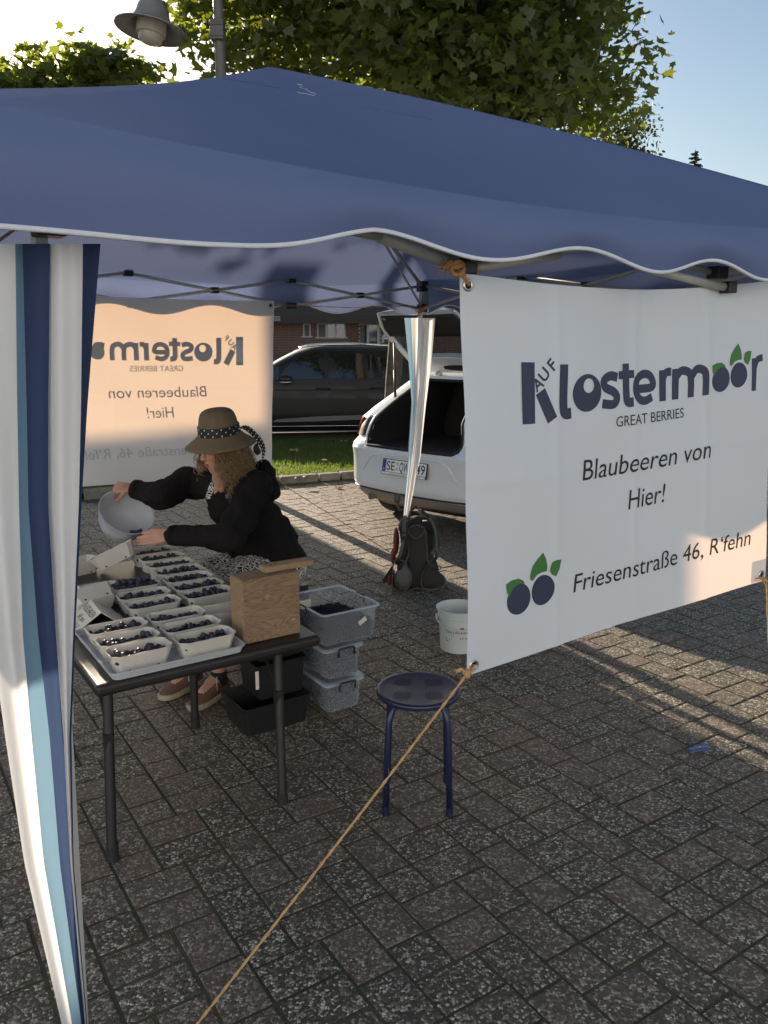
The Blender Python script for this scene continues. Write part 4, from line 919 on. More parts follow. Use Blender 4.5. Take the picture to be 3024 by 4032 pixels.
# blueberries
def berry_mesh():
    b = B(); b.lathe([(.0005, -.0074), (.0042, -.0066), (.0075, -.0038), (.0088, .0), (.0078, .0042), (.0052, .0064), (.0034, .0069), (.0028, .0062), (.0005, .0052)], 14)
    b.mi = 1; b.lathe([(.0030, .0064), (.0024, .0059), (.0003, .0050)], 8); me = b.mesh('blueberry', [M_['berry'], M_['calyx']])
    me.polygons.foreach_set('use_smooth', [True] * len(me.polygons)); return me
BM_ = berry_mesh()
bv = np.array([tuple(p.co) for p in BM_.vertices]); bf_ = [list(p.vertices) for p in BM_.polygons]; bmi = [p.material_index for p in BM_.polygons]
def berry_spots(level, n2, r, seed, heap=0.0):
    q = random.Random(seed); out = []
    for i in range(10):
        for j in range(5):
            x = -.083 + i * .0180 + (.009 if j % 2 else 0) + q.uniform(-.003, .003); y = -.036 + j * .0172 + q.uniform(-.003, .003)
            if abs(x) > .090: continue
            out.append((x, y, level + q.uniform(-.004, .005) + heap * (1 - (x / .1) ** 2), q.uniform(.95, 1.28)))
    for k in range(n2): out.append((q.uniform(-.076, .076), q.uniform(-.030, .030), level + .014 + heap + q.uniform(-.002, .005), q.uniform(1.0, 1.32)))
    return out
def rot_rand(q): return Euler((q.uniform(0, 6.28), q.uniform(-1.2, 1.2), q.uniform(0, 6.28)))
rest_b = B(); rest_m = []
def bulk(b, ml, M, spots, seed):
    q = random.Random(seed)
    for (x, y, z, s_) in spots:
        R = M @ T((x, y, z)) @ rot_rand(q).to_matrix().to_4x4() @ Matrix.Scale(s_, 4); k = len(b.v)
        b.v += [R @ Vector(p) for p in bv]; b.f += [[i + k for i in f] for f in bf_]; ml += bmi
front = {'A1': (.160, .075, 'front left corner punnet of the tray'), 'A2': (.158, .198, 'middle left punnet of the tray'), 'A3': (.158, .335, 'rear left punnet of the tray'),
         'B1': (.392, .066, 'front right corner punnet of the tray'), 'B2': (.392, .198, 'middle right punnet of the tray'), 'B3': (.388, .342, 'rear right punnet of the tray')}
lab_f = {'A1': 'white cardboard punnet of blueberries at the front left corner of the tray', 'A2': 'berry punnet in the middle of the tray’s left row', 'A3': 'berry punnet at the back of the tray’s left row, beside the price cards',
         'B1': 'white cardboard punnet of blueberries at the tray’s front right, beside the wooden box', 'B2': 'berry punnet in the middle of the tray’s right row', 'B3': 'berry punnet at the back of the tray’s right row'}
nb = 0
for i, (k, (u, v, where)) in enumerate(front.items()):
    rt = rng.uniform(-.05, .05); o = put_punnet(u, v, lab_f[k], TZ + .006, rt, None, i)
    sp = berry_spots(.034, 6, 0, 100 + i); sp = sp[:50] if len(sp) > 50 else sp
    sp = berry_spots(.041, 11, 0, 100 + i); rng.shuffle(sp)
    up = sorted(sp, key=lambda s_: -s_[2])[:50]; lo = [s_ for s_ in sp if s_ not in up]
    for s_ in up:
        if nb >= 300: break
        nb += 1; q = bpy.data.objects.new('blueberry', BM_); COL.objects.link(q)
        q.matrix_world = WM[o] @ T(s_[:3]) @ rot_rand(rng).to_matrix().to_4x4() @ Matrix.Scale(s_[3], 4)
        tag(q, 'dark blueberry lying in the ' + where, 'blueberry', 'blueberries in the ' + where)
    bulk(rest_b, rest_m, WM[o], lo, 200 + i)
back = [('C1', .365, .545, 'lightly filled punnet nearest the tray in the middle left row', .036, 0), ('C2', .368, .680, 'second punnet of the middle left row behind the tray', .040, 0), ('C3', .374, .828, 'heaped full punnet at the back of the middle left row', .052, .008),
        ('D1', .600, .548, 'punnet nearest the wooden box in the long right row', .042, 0), ('D2', .604, .676, 'second punnet from the wooden box in the long right row', .042, 0), ('D3', .608, .806, 'third punnet from the wooden box in the long right row', .040, 0),
        ('D4', .616, .938, 'fourth punnet from the wooden box in the long right row', .040, 0), ('D5', .624, 1.078, 'fifth punnet from the wooden box, beside the printed dress', .040, 0), ('D6', .628, 1.215, 'last but one punnet of the long right row', .040, 0), ('D7', .628, 1.350, 'farthest punnet of the long right row, below the pouring hands', .036, 0)]
for i, (k, u, v, lb, lv, hp) in enumerate(back):
    o = put_punnet(u, v, lb, TZ + .001, rng.uniform(-.06, .06), None, i + 1); bulk(rest_b, rest_m, WM[o], berry_spots(lv + .007, 14 if hp == 0 else 24, 0, 300 + i, hp), 400 + i)
me = bpy.data.meshes.new('blueberries'); me.from_pydata([tuple(p) for p in rest_b.v], [], rest_b.f); me.materials.append(M_['berry']); me.materials.append(M_['calyx'])
me.polygons.foreach_set('material_index', rest_m); me.polygons.foreach_set('use_smooth', [True] * len(rest_m))
tag(link('blueberries', me), 'blueberries filling the punnets towards the back of the table', 'blueberries', None, 'stuff')
put_punnet(.590, .318, 'empty cardboard punnet beside the wooden box', TZ + .001, .03, None, 2)
put_punnet(.225, .880, 'empty punnet left of the heaped punnet', TZ + .001, .02, None, 3)
put_punnet(.262, 1.365, 'empty punnet standing upright at the left edge beside the curtain', TZ + .001, .25, None, 1)
put_punnet(.44, 1.30, 'empty punnet tipped on its side behind the heaped punnet', TZ + .048, -.30, (math.radians(-8), math.radians(-24), 0), 2)
put_punnet(.175, .685, 'empty punnet tipped over behind the price cards', TZ + .046, .35, (math.radians(-66), 0, 0), 0)
# price cards
def card(label, A_, B_, C_, D_, lines, thick=.0012, back_=True):
    """tent card: ridge A-B, front face A-B-C-D"""
    A_, B_, C_, D_ = map(Vector, (A_, B_, C_, D_)); o = thing('price_card', label, 'card', V3((C_ + D_) / 2, TZ))
    n_ = (B_ - A_).cross(D_ - A_).normalized()
    if n_.dot(Vector((0, 0, HC)) - A_) < 0: n_ = -n_
    b = B(); b.poly([A_, B_, C_, D_]); f = b.obj('front_leaf', M_['paper'], o, world=True, solid=.002)
    dr = Vector((n_.x, n_.y, 0)).normalized(); off = (A_ - D_); back = Vector((-(D_ - A_).x, -(D_ - A_).y, (D_ - A_).z))
    b = B(); b.poly([A_ - n_ * .002, B_ - n_ * .002, B_ + back - n_ * .002, A_ + back - n_ * .002]); b.obj('rear_leaf', M_['paper'], o, world=True, solid=.002)
    for (st, u0, u1, v0, v1) in lines:
        q = B(); text_fit(q, st, lambda x, y: A_.lerp(B_, x).lerp(D_.lerp(C_, x), y) + n_ * .002, u0, u1, v0, v1); q.obj('handwriting', M_['marker'], f, world=True, normals=False)
    q = B()
    for k in range(5):
        c = A_.lerp(B_, .10 + .035 * (k % 3)).lerp(D_.lerp(C_, .10 + .035 * (k % 3)), .52 + .06 * (k // 2)) + n_ * (.0021 + .0001 * k); M = T(c) @ n_.to_track_quat('Z', 'Y').to_matrix().to_4x4(); q.lathe([(0, 0), (.007, 0)], 12, M)
    q.obj('berry_drawing', M_['ltblue'], f, world=True)
    return o
def zc(px_, py_, z): return G(px_, py_, z)
rA, rB = zc(351, 2352, TZ + .085), zc(398, 2412, TZ + .085)
dd = Vector((-.105, -.035, -.083)); 
card('folded price card lettered AB 6 SCHALEN leaning by the curtain', rA, rB, rB + dd * .9, rA + dd, [('AB 6 SCHALEN', .06, .94, .34, .12), ('6€ pro', .42, .80, .62, .44), ('SCHALE', .30, .85, .92, .72)])
rA2, rB2 = zc(297, 2308, TZ + .08), zc(347, 2352, TZ + .08)
card('second price card lettered SCHALE half hidden by the curtain', rA2 - TU * .0 + Vector((0, 0, .012)), rB2 + Vector((0, 0, .012)), rB2 + dd * .95, rA2 + dd * .95, [('SCHALE', .08, .92, .62, .25)])
# wooden box
wb = thing('wooden_box', 'weathered wooden box standing at the front right of the table', 'box', tp(.660, .115), TT)
b = B(); b.box((0, 0, .125), (.232, .112, .246)); wbody = b.obj('box_body', M_['wood'], wb, bevel=.004)
b = B(); b.box((-.1175, 0, .125), (.004, .106, .238)); b.obj('end_grain_side', M_['woodz'], wb, bevel=.001)
b = B()
for (x_, y_, r_) in ((-.02, -.0565, .011), (.085, -.0565, .009)):
    b.lathe([(0, .0), (r_, .0)], 16, T((x_, y_, .17 if x_ < 0 else .06)) @ Matrix.Rotation(math.radians(90), 4, 'X'))
b.obj('knot_hole', M_['plank'], wb)
pk_ = thing('wooden_plank', 'pale wooden plank with three holes lying on the wooden box', 'plank', tp(.735, .125, TZ + .2485), TT - .02)
b = B(); b.box((0.02, 0.0, .0115), (.205, .058, .022), Rz(-.0)); pbo = b.obj('board', M_['plank'], pk_, bevel=.003)
b = B()
for x_, y_ in ((-.050, -.010), (-.025, .004), (-.058, .012)): b.lathe([(0, .0232), (.006, .0232)], 14, T((x_, y_, 0)))
b.obj('screw_hole', M_['hole'], pk_)

# ------------------------------------------------------------------ crates and clear boxes under the table
def black_crate(label, loc, rz, lx, ly, h, sticker=False):
    o = thing('black_crate', label, 'crate', loc, rz, 'black plastic crates under the table'); b = B(); r = .018
    b.rings([loop(lx / 2 - .018, ly / 2 - .018, r, .002), loop(lx / 2 - .008, ly / 2 - .008, r, h - .022), loop(lx / 2, ly / 2, r, h - .02), loop(lx / 2 + .002, ly / 2 + .002, r, h), loop(lx / 2 - .003, ly / 2 - .003, r, h), loop(lx / 2 - .012, ly / 2 - .012, r, h - .02), loop(lx / 2 - .021, ly / 2 - .021, r, .005)], False)
    b.poly(loop(lx / 2 - .018, ly / 2 - .018, r, .002)[::-1]); b.poly(loop(lx / 2 - .021, ly / 2 - .021, r, .005)); b.obj('tub', M_['blackpl'], o, 40)
    if sticker: q = B(); q.box((-lx / 2 + .0, -ly / 2 + .0045, h * .63), (.016, .002, .085)); q.obj('sticker', M_['paper'], o)
    return o
cz = Vector((-.605, 3.271, 0)); cc_ = cz + TU * .155 + TV * .125
black_crate('low open black crate at the bottom of the crate stack', cc_, TT, .335, .27, .135)
black_crate('black crate with a white sticker, middle of the stack', cc_ + TU * .045 + TV * .02 + Vector((0, 0, .136)), TT, .255, .235, .17, True)
black_crate('topmost black crate close under the tabletop', cc_ + TU * .055 + TV * .04 + Vector((0, 0, .307)), TT, .25, .23, .16)
st_ = thing('black_crate', 'upturned black crate the person sits on', 'crate', (-.62, 4.20, 0), TT, 'black plastic crates under the table')
b = B(); b.rings([loop(.19, .17, .02, 0), loop(.19, .17, .02, .02), loop(.175, .155, .02, .022), loop(.165, .145, .02, .43)], True); b.obj('tub', M_['blackpl'], st_, 40)
def clear_box(label, loc, rz, lx, ly, h, lid, fill, seed):
    o = thing('clear_box', label, 'box', loc, rz, 'clear plastic boxes of blueberries'); b = B(); r = .025
    b.rings([loop(lx / 2 - .022, ly / 2 - .022, r, .003), loop(lx / 2 - .012, ly / 2 - .012, r, .012), loop(lx / 2 - .004, ly / 2 - .004, r, h - .012), loop(lx / 2 + .004, ly / 2 + .004, r, h - .010), loop(lx / 2 + .006, ly / 2 + .006, r, h - .002)], False); b.poly(loop(lx / 2 - .022, ly / 2 - .022, r, .003)[::-1]); sh = b.obj('shell', M_['clear'], o, 40)
    q = B(); q.rings([loop(lx / 2 + .002, ly / 2 + .002, r, h - .004), loop(lx / 2 + .010, ly / 2 + .010, r, h - .003), loop(lx / 2 + .010, ly / 2 + .010, r, h + .003), loop(lx / 2 + .002, ly / 2 + .002, r, h + .003), loop(lx / 2 + .002, ly / 2 + .002, r, h - .004)], False); q.obj('rim', M_['clearlid'], sh, 40)
    if lid:
        q = B(); q.rings([loop(lx / 2 + .008, ly / 2 + .008, r, h + .004), loop(lx / 2 + .009, ly / 2 + .009, r, h + .016), loop(lx / 2 - .006, ly / 2 - .006, r, h + .018), loop(lx / 2 - .02, ly / 2 - .02, r, h + .010)], False); q.poly(loop(lx / 2 - .02, ly / 2 - .02, r, h + .010)); q.obj('lid', M_['clearlid'], o, 40)
        for s_ in (-1, 1):
            q = B(); yk = s_ * (ly / 2 + .017)
            q.tube([(-.042, yk, h - .030), (-.042, yk + s_ * .006, h + .004), (-.038, yk + s_ * .008, h + .010), (.038, yk + s_ * .008, h + .010), (.042, yk + s_ * .006, h + .004), (.042, yk, h - .030)], .0048, 7); q.obj('clip_handle', M_['blackpl'], o, True)
    q = random.Random(seed); bbm = B(); ml = []; sp = []
    X, Y = lx / 2 - .029, ly / 2 - .029
    for z in np.arange(.013, fill, .0155):
        for (ax, fixed, lim) in (('x', -Y, X), ('x', Y, X), ('y', -X, Y), ('y', X, Y)):
            for t_ in np.arange(-lim, lim, .0172):
                j = q.uniform(-.003, .003); gsc = 1 + .10 * (z / .15)
                p = (t_ + j, fixed * gsc, z + q.uniform(-.004, .004)) if ax == 'x' else (fixed * gsc, t_ + j, z + q.uniform(-.004, .004)); sp.append((*p, q.uniform(.85, 1.15)))
    for x_ in np.arange(-X, X, .0172):
        for y_ in np.arange(-Y, Y, .0172): sp.append((x_ + q.uniform(-.003, .003), y_ + q.uniform(-.003, .003), fill + .006 * math.sin(20 * x_ + 13 * y_) + q.uniform(-.004, .006), q.uniform(.9, 1.2)))
    bulk(bbm, ml, WM[o], sp, seed); nf = len(bbm.f); bbm.box((0, 0, fill / 2 + .004), (2 * X - .006, 2 * Y - .006, fill - .012)); k8 = len(bbm.v) - 8; bbm.v[k8:] = [WM[o] @ p for p in bbm.v[k8:]]; ml += [0] * (len(bbm.f) - nf); bbm.m = []
    me = bpy.data.meshes.new('blueberries'); me.from_pydata([tuple(p) for p in bbm.v], [], bbm.f); me.materials.append(M_['berry_dull']); me.materials.append(M_['calyx']); me.polygons.foreach_set('material_index', ml); me.polygons.foreach_set('use_smooth', [True] * len(ml))
    tag(link('blueberries', me), 'blueberries inside the ' + label.split(' with ')[0], 'blueberries', None, 'stuff')
    return o
cb = Vector((-.266, 3.467, 0)); c1_ = cb + TU * .105 + TV * .15
clear_box('bottom clear lidded box of the stack with black clip', c1_, TT, .20, .29, .150, True, .115, 1)
clear_box('middle clear lidded box of the stack with black clip', c1_ + TU * -.004 + Vector((0, 0, .169)), TT, .20, .29, .150, True, .115, 2)
tbx = clear_box('open clear box on top of the stack with loose blueberries', c1_ + TU * .030 + TV * .02 + Vector((0, 0, .339)), TT, .30, .36, .165, False, .085, 3)
b = B(); b.box((.06, -.177, .10), (.045, .002, .022), Matrix.Rotation(-.5, 4, 'Y')); b.obj('paper_label', M_['paper'], tbx)
b = B(); b.box((-.07, .165, .105), (.09, .002, .05)); b.obj('paper_label', M_['paper'], tbx)
for s_ in (-1, 1):
    b = B(); b.tube([(s_ * .155, -.035, .13), (s_ * .160, -.035, .168), (s_ * .160, .035, .168), (s_ * .155, .035, .13)], .004, 6); b.obj('clip', M_['blackpl'], tbx, True)

# ------------------------------------------------------------------ stool, bucket, knife
sc_ = Vector((.128, 2.80, 0)); SH = .452
so = thing('metal_stool', 'dark blue metal stool with a perforated round seat', 'stool', sc_, math.radians(-2))
b = B(); b.lathe([(.0005, SH - .004), (.12, SH - .004), (.142, SH - .001), (.150, SH), (.1555, SH - .003), (.157, SH - .010), (.155, SH - .020), (.150, SH - .021), (.148, SH - .012), (.10, SH - .013), (.0005, SH - .013)], 56); seat = b.obj('seat', M_['stool'], so, 50)
b = B()
for k in range(4):
    a = math.radians(45 + 90 * k); cx_, cy_ = .082 * math.cos(a), .082 * math.sin(a)
    for i in range(-3, 4):
        for j in range(-3, 4):
            if abs(i) + abs(j) > 4: continue
            x_, y_ = cx_ + (i * math.cos(a) - j * math.sin(a)) * .0105, cy_ + (i * math.sin(a) + j * math.cos(a)) * .0105
            b.lathe([(0, SH - .0034), (.0034, SH - .0034)], 8, T((x_, y_, 0)))
b.obj('perforations', M_['hole'], seat)
for k in range(4):
    a = math.radians(45 + 90 * k) ; d_ = Vector((math.cos(a), math.sin(a), 0)); q = B()
    q.tube([d_ * .075 + Vector((0, 0, SH - .024)), d_ * .105 + Vector((0, 0, SH - .026)), d_ * .135 + Vector((0, 0, SH - .045)), d_ * .150 + Vector((0, 0, SH - .085)), d_ * .158 + Vector((0, 0, .25)), d_ * .166 + Vector((0, 0, .03))], .0125, 14); lg = q.obj('leg', M_['stool'], so, True)
    q = B(); q.tube([d_ * .1655 + Vector((0, 0, .035)), d_ * .167], .0142, 14); q.obj('foot_cap', M_['stool'], lg, 40)
bk_c = Vector((.425, 4.33, 0)); bk = thing('plastic_bucket', 'white plastic bucket with faded lettering behind the front banner', 'bucket', bk_c, 0)
b = B(); b.lathe([(.0005, .003), (.098, .003), (.104, .008), (.116, .200), (.122, .203), (.122, .214), (.118, .216), (.120, .236), (.129, .240), (.131, .252), (.126, .254), (.117, .240), (.113, .20), (.101, .010), (.0005, .008)], 48); bkb = b.obj('pail', M_['bucket'], bk, 40)
b = B(); b.tube([Vector((.128 * math.cos(a), .128 * math.sin(a) * .98, .19 - .0 - .035 * math.sin(a) * -1)) for a in [math.radians(180 + 6 * i) for i in range(31)]], .0042, 7); b.box((-.128, 0, .195), (.012, .03, .024)); b.box((.128, 0, .195), (.012, .03, .024)); b.obj('handle', M_['bucket'], bk, True)
def on_pail(x, z, l=.0008): r = .1035 + .012 * z / .2 + l; a = -math.pi / 2 + x / r; return Vector((r * math.cos(a), r * math.sin(a), z))
for (st, x0, x1, z0, z1, sh) in (('Theo’s Backstube', -.090, .055, .128, .144, .3), ('Hefe', -.055, -.035, .112, .118, 0), ('3,0 kg', -.004, .040, .096, .108, 0)):
    q = B(); text_fit(q, st, lambda x, y: on_pail(x, y), x0, x1, z0, z1, sh); q.obj('printing', M_['marker'], bkb, normals=False)
q = B()
for i, z in enumerate((.098, .088, .078)): q.add([on_pail(-.088, z), on_pail(-.05 - .01 * i, z), on_pail(-.05 - .01 * i, z + .0035), on_pail(-.088, z + .0035)], [(0, 1, 2, 3)])
q.obj('printing', M_['packgrey'], bkb)
q = B(); q.add([on_pail(-.005, .156), on_pail(.018, .153), on_pail(.019, .164), on_pail(-.003, .166)], [(0, 1, 2, 3)]); q.obj('red_mark', mat('red_print', (.6, .03, .02), .5), bkb)
kc = G(2750, 2958); kn = thing('pocket_knife', 'small blue pocket knife lying on the paving', 'knife', kc + Vector((0, 0, .004)), math.radians(20)); kn.scale = (1.18, 1.18, 1.18)
for s_ in (0, 1):
    b = B(); b.prism([(-.045 + .012 * (1 - math.cos(a)) if False else x_, y_) for a, (x_, y_) in enumerate([(-.038, -.0085), (.038, -.0085), (.044, -.005), (.046, 0), (.044, .005), (.038, .0085), (-.038, .0085), (-.044, .005), (-.046, 0), (-.044, -.005)])], .0105 * s_ , .0105 * s_ + .0035); b.obj('scale', M_['knife'], kn, bevel=.0012)
b = B(); b.prism([(-.043, -.006), (.040, -.006), (.043, .006), (-.043, .006)], .0035, .0105); b.obj('liners', M_['steel'], kn)
b = B(); b.lathe([(.0035, .014), (.0035, .0143), (0, .0143)], 10, T((.004, 0, 0))); b.obj('emblem', M_['chrome'], kn)
b = B(); b.tube([(.046 + .004 * math.cos(a), .004 * math.sin(a), .007) for a in [i * .7 for i in range(10)]], .0008, 5); b.obj('key_ring', M_['steel'], kn)
# ------------------------------------------------------------------ the seated person
ps = thing('person', 'person in straw hat and black jacket pouring berries from a bowl', 'person', (-.70, 4.0, 0))
pelvis = Vector((-.64, 4.17, .56)); spine = P(985, 2060, 4.10); chest = P(918, 1945, 4.05); neck = P(880, 1868, 4.03); Hc = P(868, 1768, 3.99)
Ls, Le, Lw = P(1008, 1912, 3.93), P(905, 2118, 3.70), P(672, 2108, 3.80)
Rs, Re, Rw = P(752, 1896, 4.14), P(628, 1950, 3.97), P(527, 1925, 4.02)
kn1, an1 = Vector((-1.00, 3.88, .46)), Vector((-.975, 3.83, .09)); kn2, an2 = Vector((-.82, 3.76, .46)), Vector((-.815, 3.72, .09))
fd = Vector((-.80, -.56, -.22)).normalized(); rt = fd.cross(Vector((0, 0, 1))).normalized(); hu = rt.cross(fd).normalized()
def hp(f_, r_, u_): return Hc + fd * f_ + rt * r_ + hu * u_
b = B()
b.ell(hp(-.01, 0, .02), (.078, .078, .098)); b.ell(hp(-.035, 0, .03), (.085, .085, .085))
b.ell(hp(.032, 0, -.035), (.055, .055, .075)); b.ell(hp(.062, 0, -.088), (.026, .026, .022)); b.capsule(hp(-.01, .045, -.055), hp(.055, .012, -.088), .024, .02); b.capsule(hp(-.01, -.045, -.055), hp(.055, -.012, -.088), .024, .02)
b.capsule(hp(.080, 0, .022), hp(.105, 0, -.020), .009, .0125); b.ell(hp(.094, .010, -.024), (.009, .009, .008)); b.ell(hp(.094, -.010, -.024), (.009, .009, .008))
b.ell(hp(.058, .034, -.018), (.026, .026, .024)); b.ell(hp(.058, -.034, -.018), (.026, .026, .024)); b.capsule(hp(.078, .03, .036), hp(.078, -.03, .036), .012, .012)
b.ell(hp(.080, 0, -.052), (.020, .020, .012)); b.ell(hp(.076, 0, -.068), (.018, .018, .012))
for s_ in (-1, 1): b.ell(hp(-.01, s_ * .080, -.005), (.016, .010, .030))
b.capsule(Hc + Vector((0, .02, -.05)), neck + Vector((0, -.01, .02)), .050, .054); b.capsule(neck + Vector((0, 0, .02)), chest, .056, .09)
b.capsule(neck + Vector((.0, -.05, -.01)), P(872, 1925, 3.915), .050, .020)
b.capsule(chest, spine, .10, .11); b.capsule(spine, pelvis, .11, .12)
b.capsule(Ls, Rs, .05, .05); b.capsule(Ls, Le, .042, .036); b.capsule(Le, Lw, .036, .026); b.capsule(Rs, Re, .042, .036); b.capsule(Re, Rw, .036, .026)
for hip, kn, an in ((pelvis + Vector((-.03, .07, -.03)), kn1, an1), (pelvis + Vector((.02, -.07, -.03)), kn2, an2)):
    b.capsule(hip, kn, .085, .055); b.capsule(kn, kn.lerp(an, .35), .052, .055); b.capsule(kn.lerp(an, .3), an, .055, .036); b.capsule(an, an + Vector((-.06, -.08, -.04)), .034, .03)
def hand(b, W, d, n, curls, lens=(.070, .078, .073, .058), thumb=1, thumb_dir=None, palm=.085, spread=.05, rad=.0088):
    d, n = Vector(d).normalized(), Vector(n).normalized(); s_ = d.cross(n).normalized() * thumb; n = s_.cross(d).normalized() * thumb      # s_ points to the index side
    for k in range(4):
        off = (1.5 - k) * .0205; kn = W + d * (palm - abs(k - 1.2) * .005) + s_ * off; b.capsule(W + s_ * off * .55, kn, .0165, .0125, 10)
        p = kn; a = 0.0; dirn = d + s_ * (1.5 - k) * spread; dirn.normalize()
        for q, fr in enumerate((.45, .31, .24)):
            a += curls[k][q]; v = dirn * math.cos(a) - n * math.sin(a); e = p + v * lens[k] * fr * 1.15; b.capsule(p, e, rad * (1 - .10 * q), rad * (.92 - .10 * q), 10); p = e
    b.ell(W + d * palm * .55, (.036, .036, .018), Matrix((s_, d, n)).transposed().to_4x4())
    t0 = W + d * .028 + s_ * .024; td = (Vector(thumb_dir).normalized() if thumb_dir else (d * .75 + s_ * .65 - n * .25).normalized())
    t1 = t0 + td * .040; t2 = t1 + (td + d * .35).normalized() * .030; b.capsule(W + d * .015 + s_ * .012, t0, .016, .014, 10); b.capsule(t0, t1, .0125, .0105, 10); b.capsule(t1, t2, .010, .0085, 10)
hb1 = B(); hand(hb1, P(522, 1924, 4.02), (-1, -.12, .10), (.05, -.5, .85), [(1.35, .55, .3), (1.25, .6, .3), (1.15, .6, .3), (1.05, .6, .3)], thumb=-1, thumb_dir=(-.35, -.75, -.55))
hb2 = B(); hand(hb2, P(668, 2106, 3.80), (-1, -.10, -.10), (.05, -.93, .38), [(.10, .12, .08), (.14, .14, .08), (.20, .16, .1), (.28, .2, .1)], thumb=-1, thumb_dir=(-.90, .30, .20), spread=-.035)
b.capsule(Rw, P(522, 1924, 4.02), .027, .024); b.capsule(Lw, P(668, 2106, 3.80), .028, .024)
body = fused(b, 'body', M_['skin'], ps, .0062, 5, .5)
h1 = fused(hb1, 'hand', M_['skin'], ps, .0034, 4, .5); h2 = fused(hb2, 'hand', M_['skin'], ps, .0034, 4, .5)
b = B(); Ml = Matrix((rt, fd, hu)).transposed().to_4x4(); b.ell(hp(.094, 0, -.0515), (.020, .008, .0052), Ml); b.ell(hp(.090, 0, -.0620), (.017, .008, .0062), Ml); b.obj('lips', M_['lip'], ps, True, world=True)
for s_ in (-1, 1): b = B(); b.ell(hp(.066, s_ * .031, .012), (.0125, .0125, .0125)); b.obj('eye', M_['eye'], ps, True, world=True)
# jacket
b = B()
b.capsule(chest + Vector((.0, .02, -.02)), spine, .150, .165, 20); b.capsule(spine, pelvis + Vector((.01, -.02, .06)), .165, .190, 20); b.ell(pelvis + Vector((.02, -.02, .03)), (.205, .205, .10))
b.capsule(Ls + Vector((-.02, 0, -.02)), Rs + Vector((.02, 0, -.02)), .078, .078); b.capsule(neck + Vector((.03, .04, -.03)), chest, .075, .13)
b.capsule(Ls, Le, .084, .074); b.capsule(Le, Lw + (Le - Lw).normalized() * .045, .074, .049); b.capsule(Lw + (Le - Lw).normalized() * .05, Lw + (Le - Lw).normalized() * .012, .050, .047)
b.capsule(Rs, Re, .080, .076); b.capsule(Re, Rw + (Re - Rw).normalized() * .03, .074, .048)
b.capsule(P(1040, 1850, 4.12), P(1062, 1930, 4.12), .050, .060)                                 # hood bunched at the back
b.capsule(P(1000, 1870, 4.15), P(1045, 1860, 4.15), .060, .052)
def folds(co, n):
    p = co * 9; q = noise.noise(Vector((p.x, p.y * .8, p.z * 1.9))) * .018 + noise.noise(Vector((co.x * 22, co.y * 22, co.z * 30))) * .007 + noise.noise(Vector((co.x * 60, co.y * 60, co.z * 18))) * .0018
    return q
jacket = fused(b, 'jacket', M_['jacket'], ps, .008, 7, .5, disp=folds)
b = B()
for (W, D) in ((Lw, (Le - Lw).normalized()), (Rw, (Re - Rw).normalized())): b.tube([W + D * .004, W + D * .03], [.047, .050], 18)
b.obj('cuffs', M_['jacket'], jacket, True, world=True, solid=.006)
b = B(); b.box(P(893, 1952, 3.872), (.012, .004, .022)); b.obj('zip_tag', M_['packgrey'], jacket, world=True)
# neckline of skin and printed dress showing in the open jacket
def surf(px_, py_, extra=0.0):
    o_, d_ = Vector((0, 0, HC)), ray(px_, py_).normalized(); M = WM[ps].inverted(); ok, loc, nn, i_ = jacket.ray_cast(M @ o_, d_)
    return (WM[ps] @ loc) - d_ * (.003 + extra) if ok else P(px_, py_, 3.9)
def patch(name, outline, m, lift=0.0, rows=8):
    q = B(); L_, R_ = outline
    def fn(i, j):
        y = L_[0][1] + (L_[-1][1] - L_[0][1]) * j; xl = float(np.interp(y, [p[1] for p in L_], [p[0] for p in L_])); xr = float(np.interp(y, [p[1] for p in R_], [p[0] for p in R_])); return surf(xl + (xr - xl) * i, y, lift)
    q.grid(fn, 9, 14); return q.obj(name, m, ps, True, world=True)
patch('dress_front', ([(838, 1885), (822, 1915), (806, 1965)], [(842, 1885), (842, 1925), (828, 1965)]), M_['print'], .002)
patch('neckline', ([(846, 1862), (842, 1900), (842, 1945)], [(892, 1862), (890, 1900), (846, 1945)]), M_['skin'], .001)
# skirt
b = B(); b.capsule(pelvis + Vector((.03, -.05, -.02)), kn2 + Vector((.02, .0, .03)), .150, .10, 16); b.capsule(pelvis + Vector((-.03, .07, -.02)), kn1 + Vector((.02, .02, .03)), .150, .10, 16); b.capsule(kn1 + Vector((.03, 0, .02)), kn2 + Vector((.03, 0, .02)), .10, .10)
b.capsule(pelvis + Vector((.10, -.02, -.04)), pelvis + Vector((.04, -.12, -.04)), .13, .12)
skirt = fused(b, 'skirt', M_['print'], ps, .010, 6, .5, disp=lambda co, n: .012 * noise.noise(Vector((co.x * 14, co.y * 14, co.z * 4))))
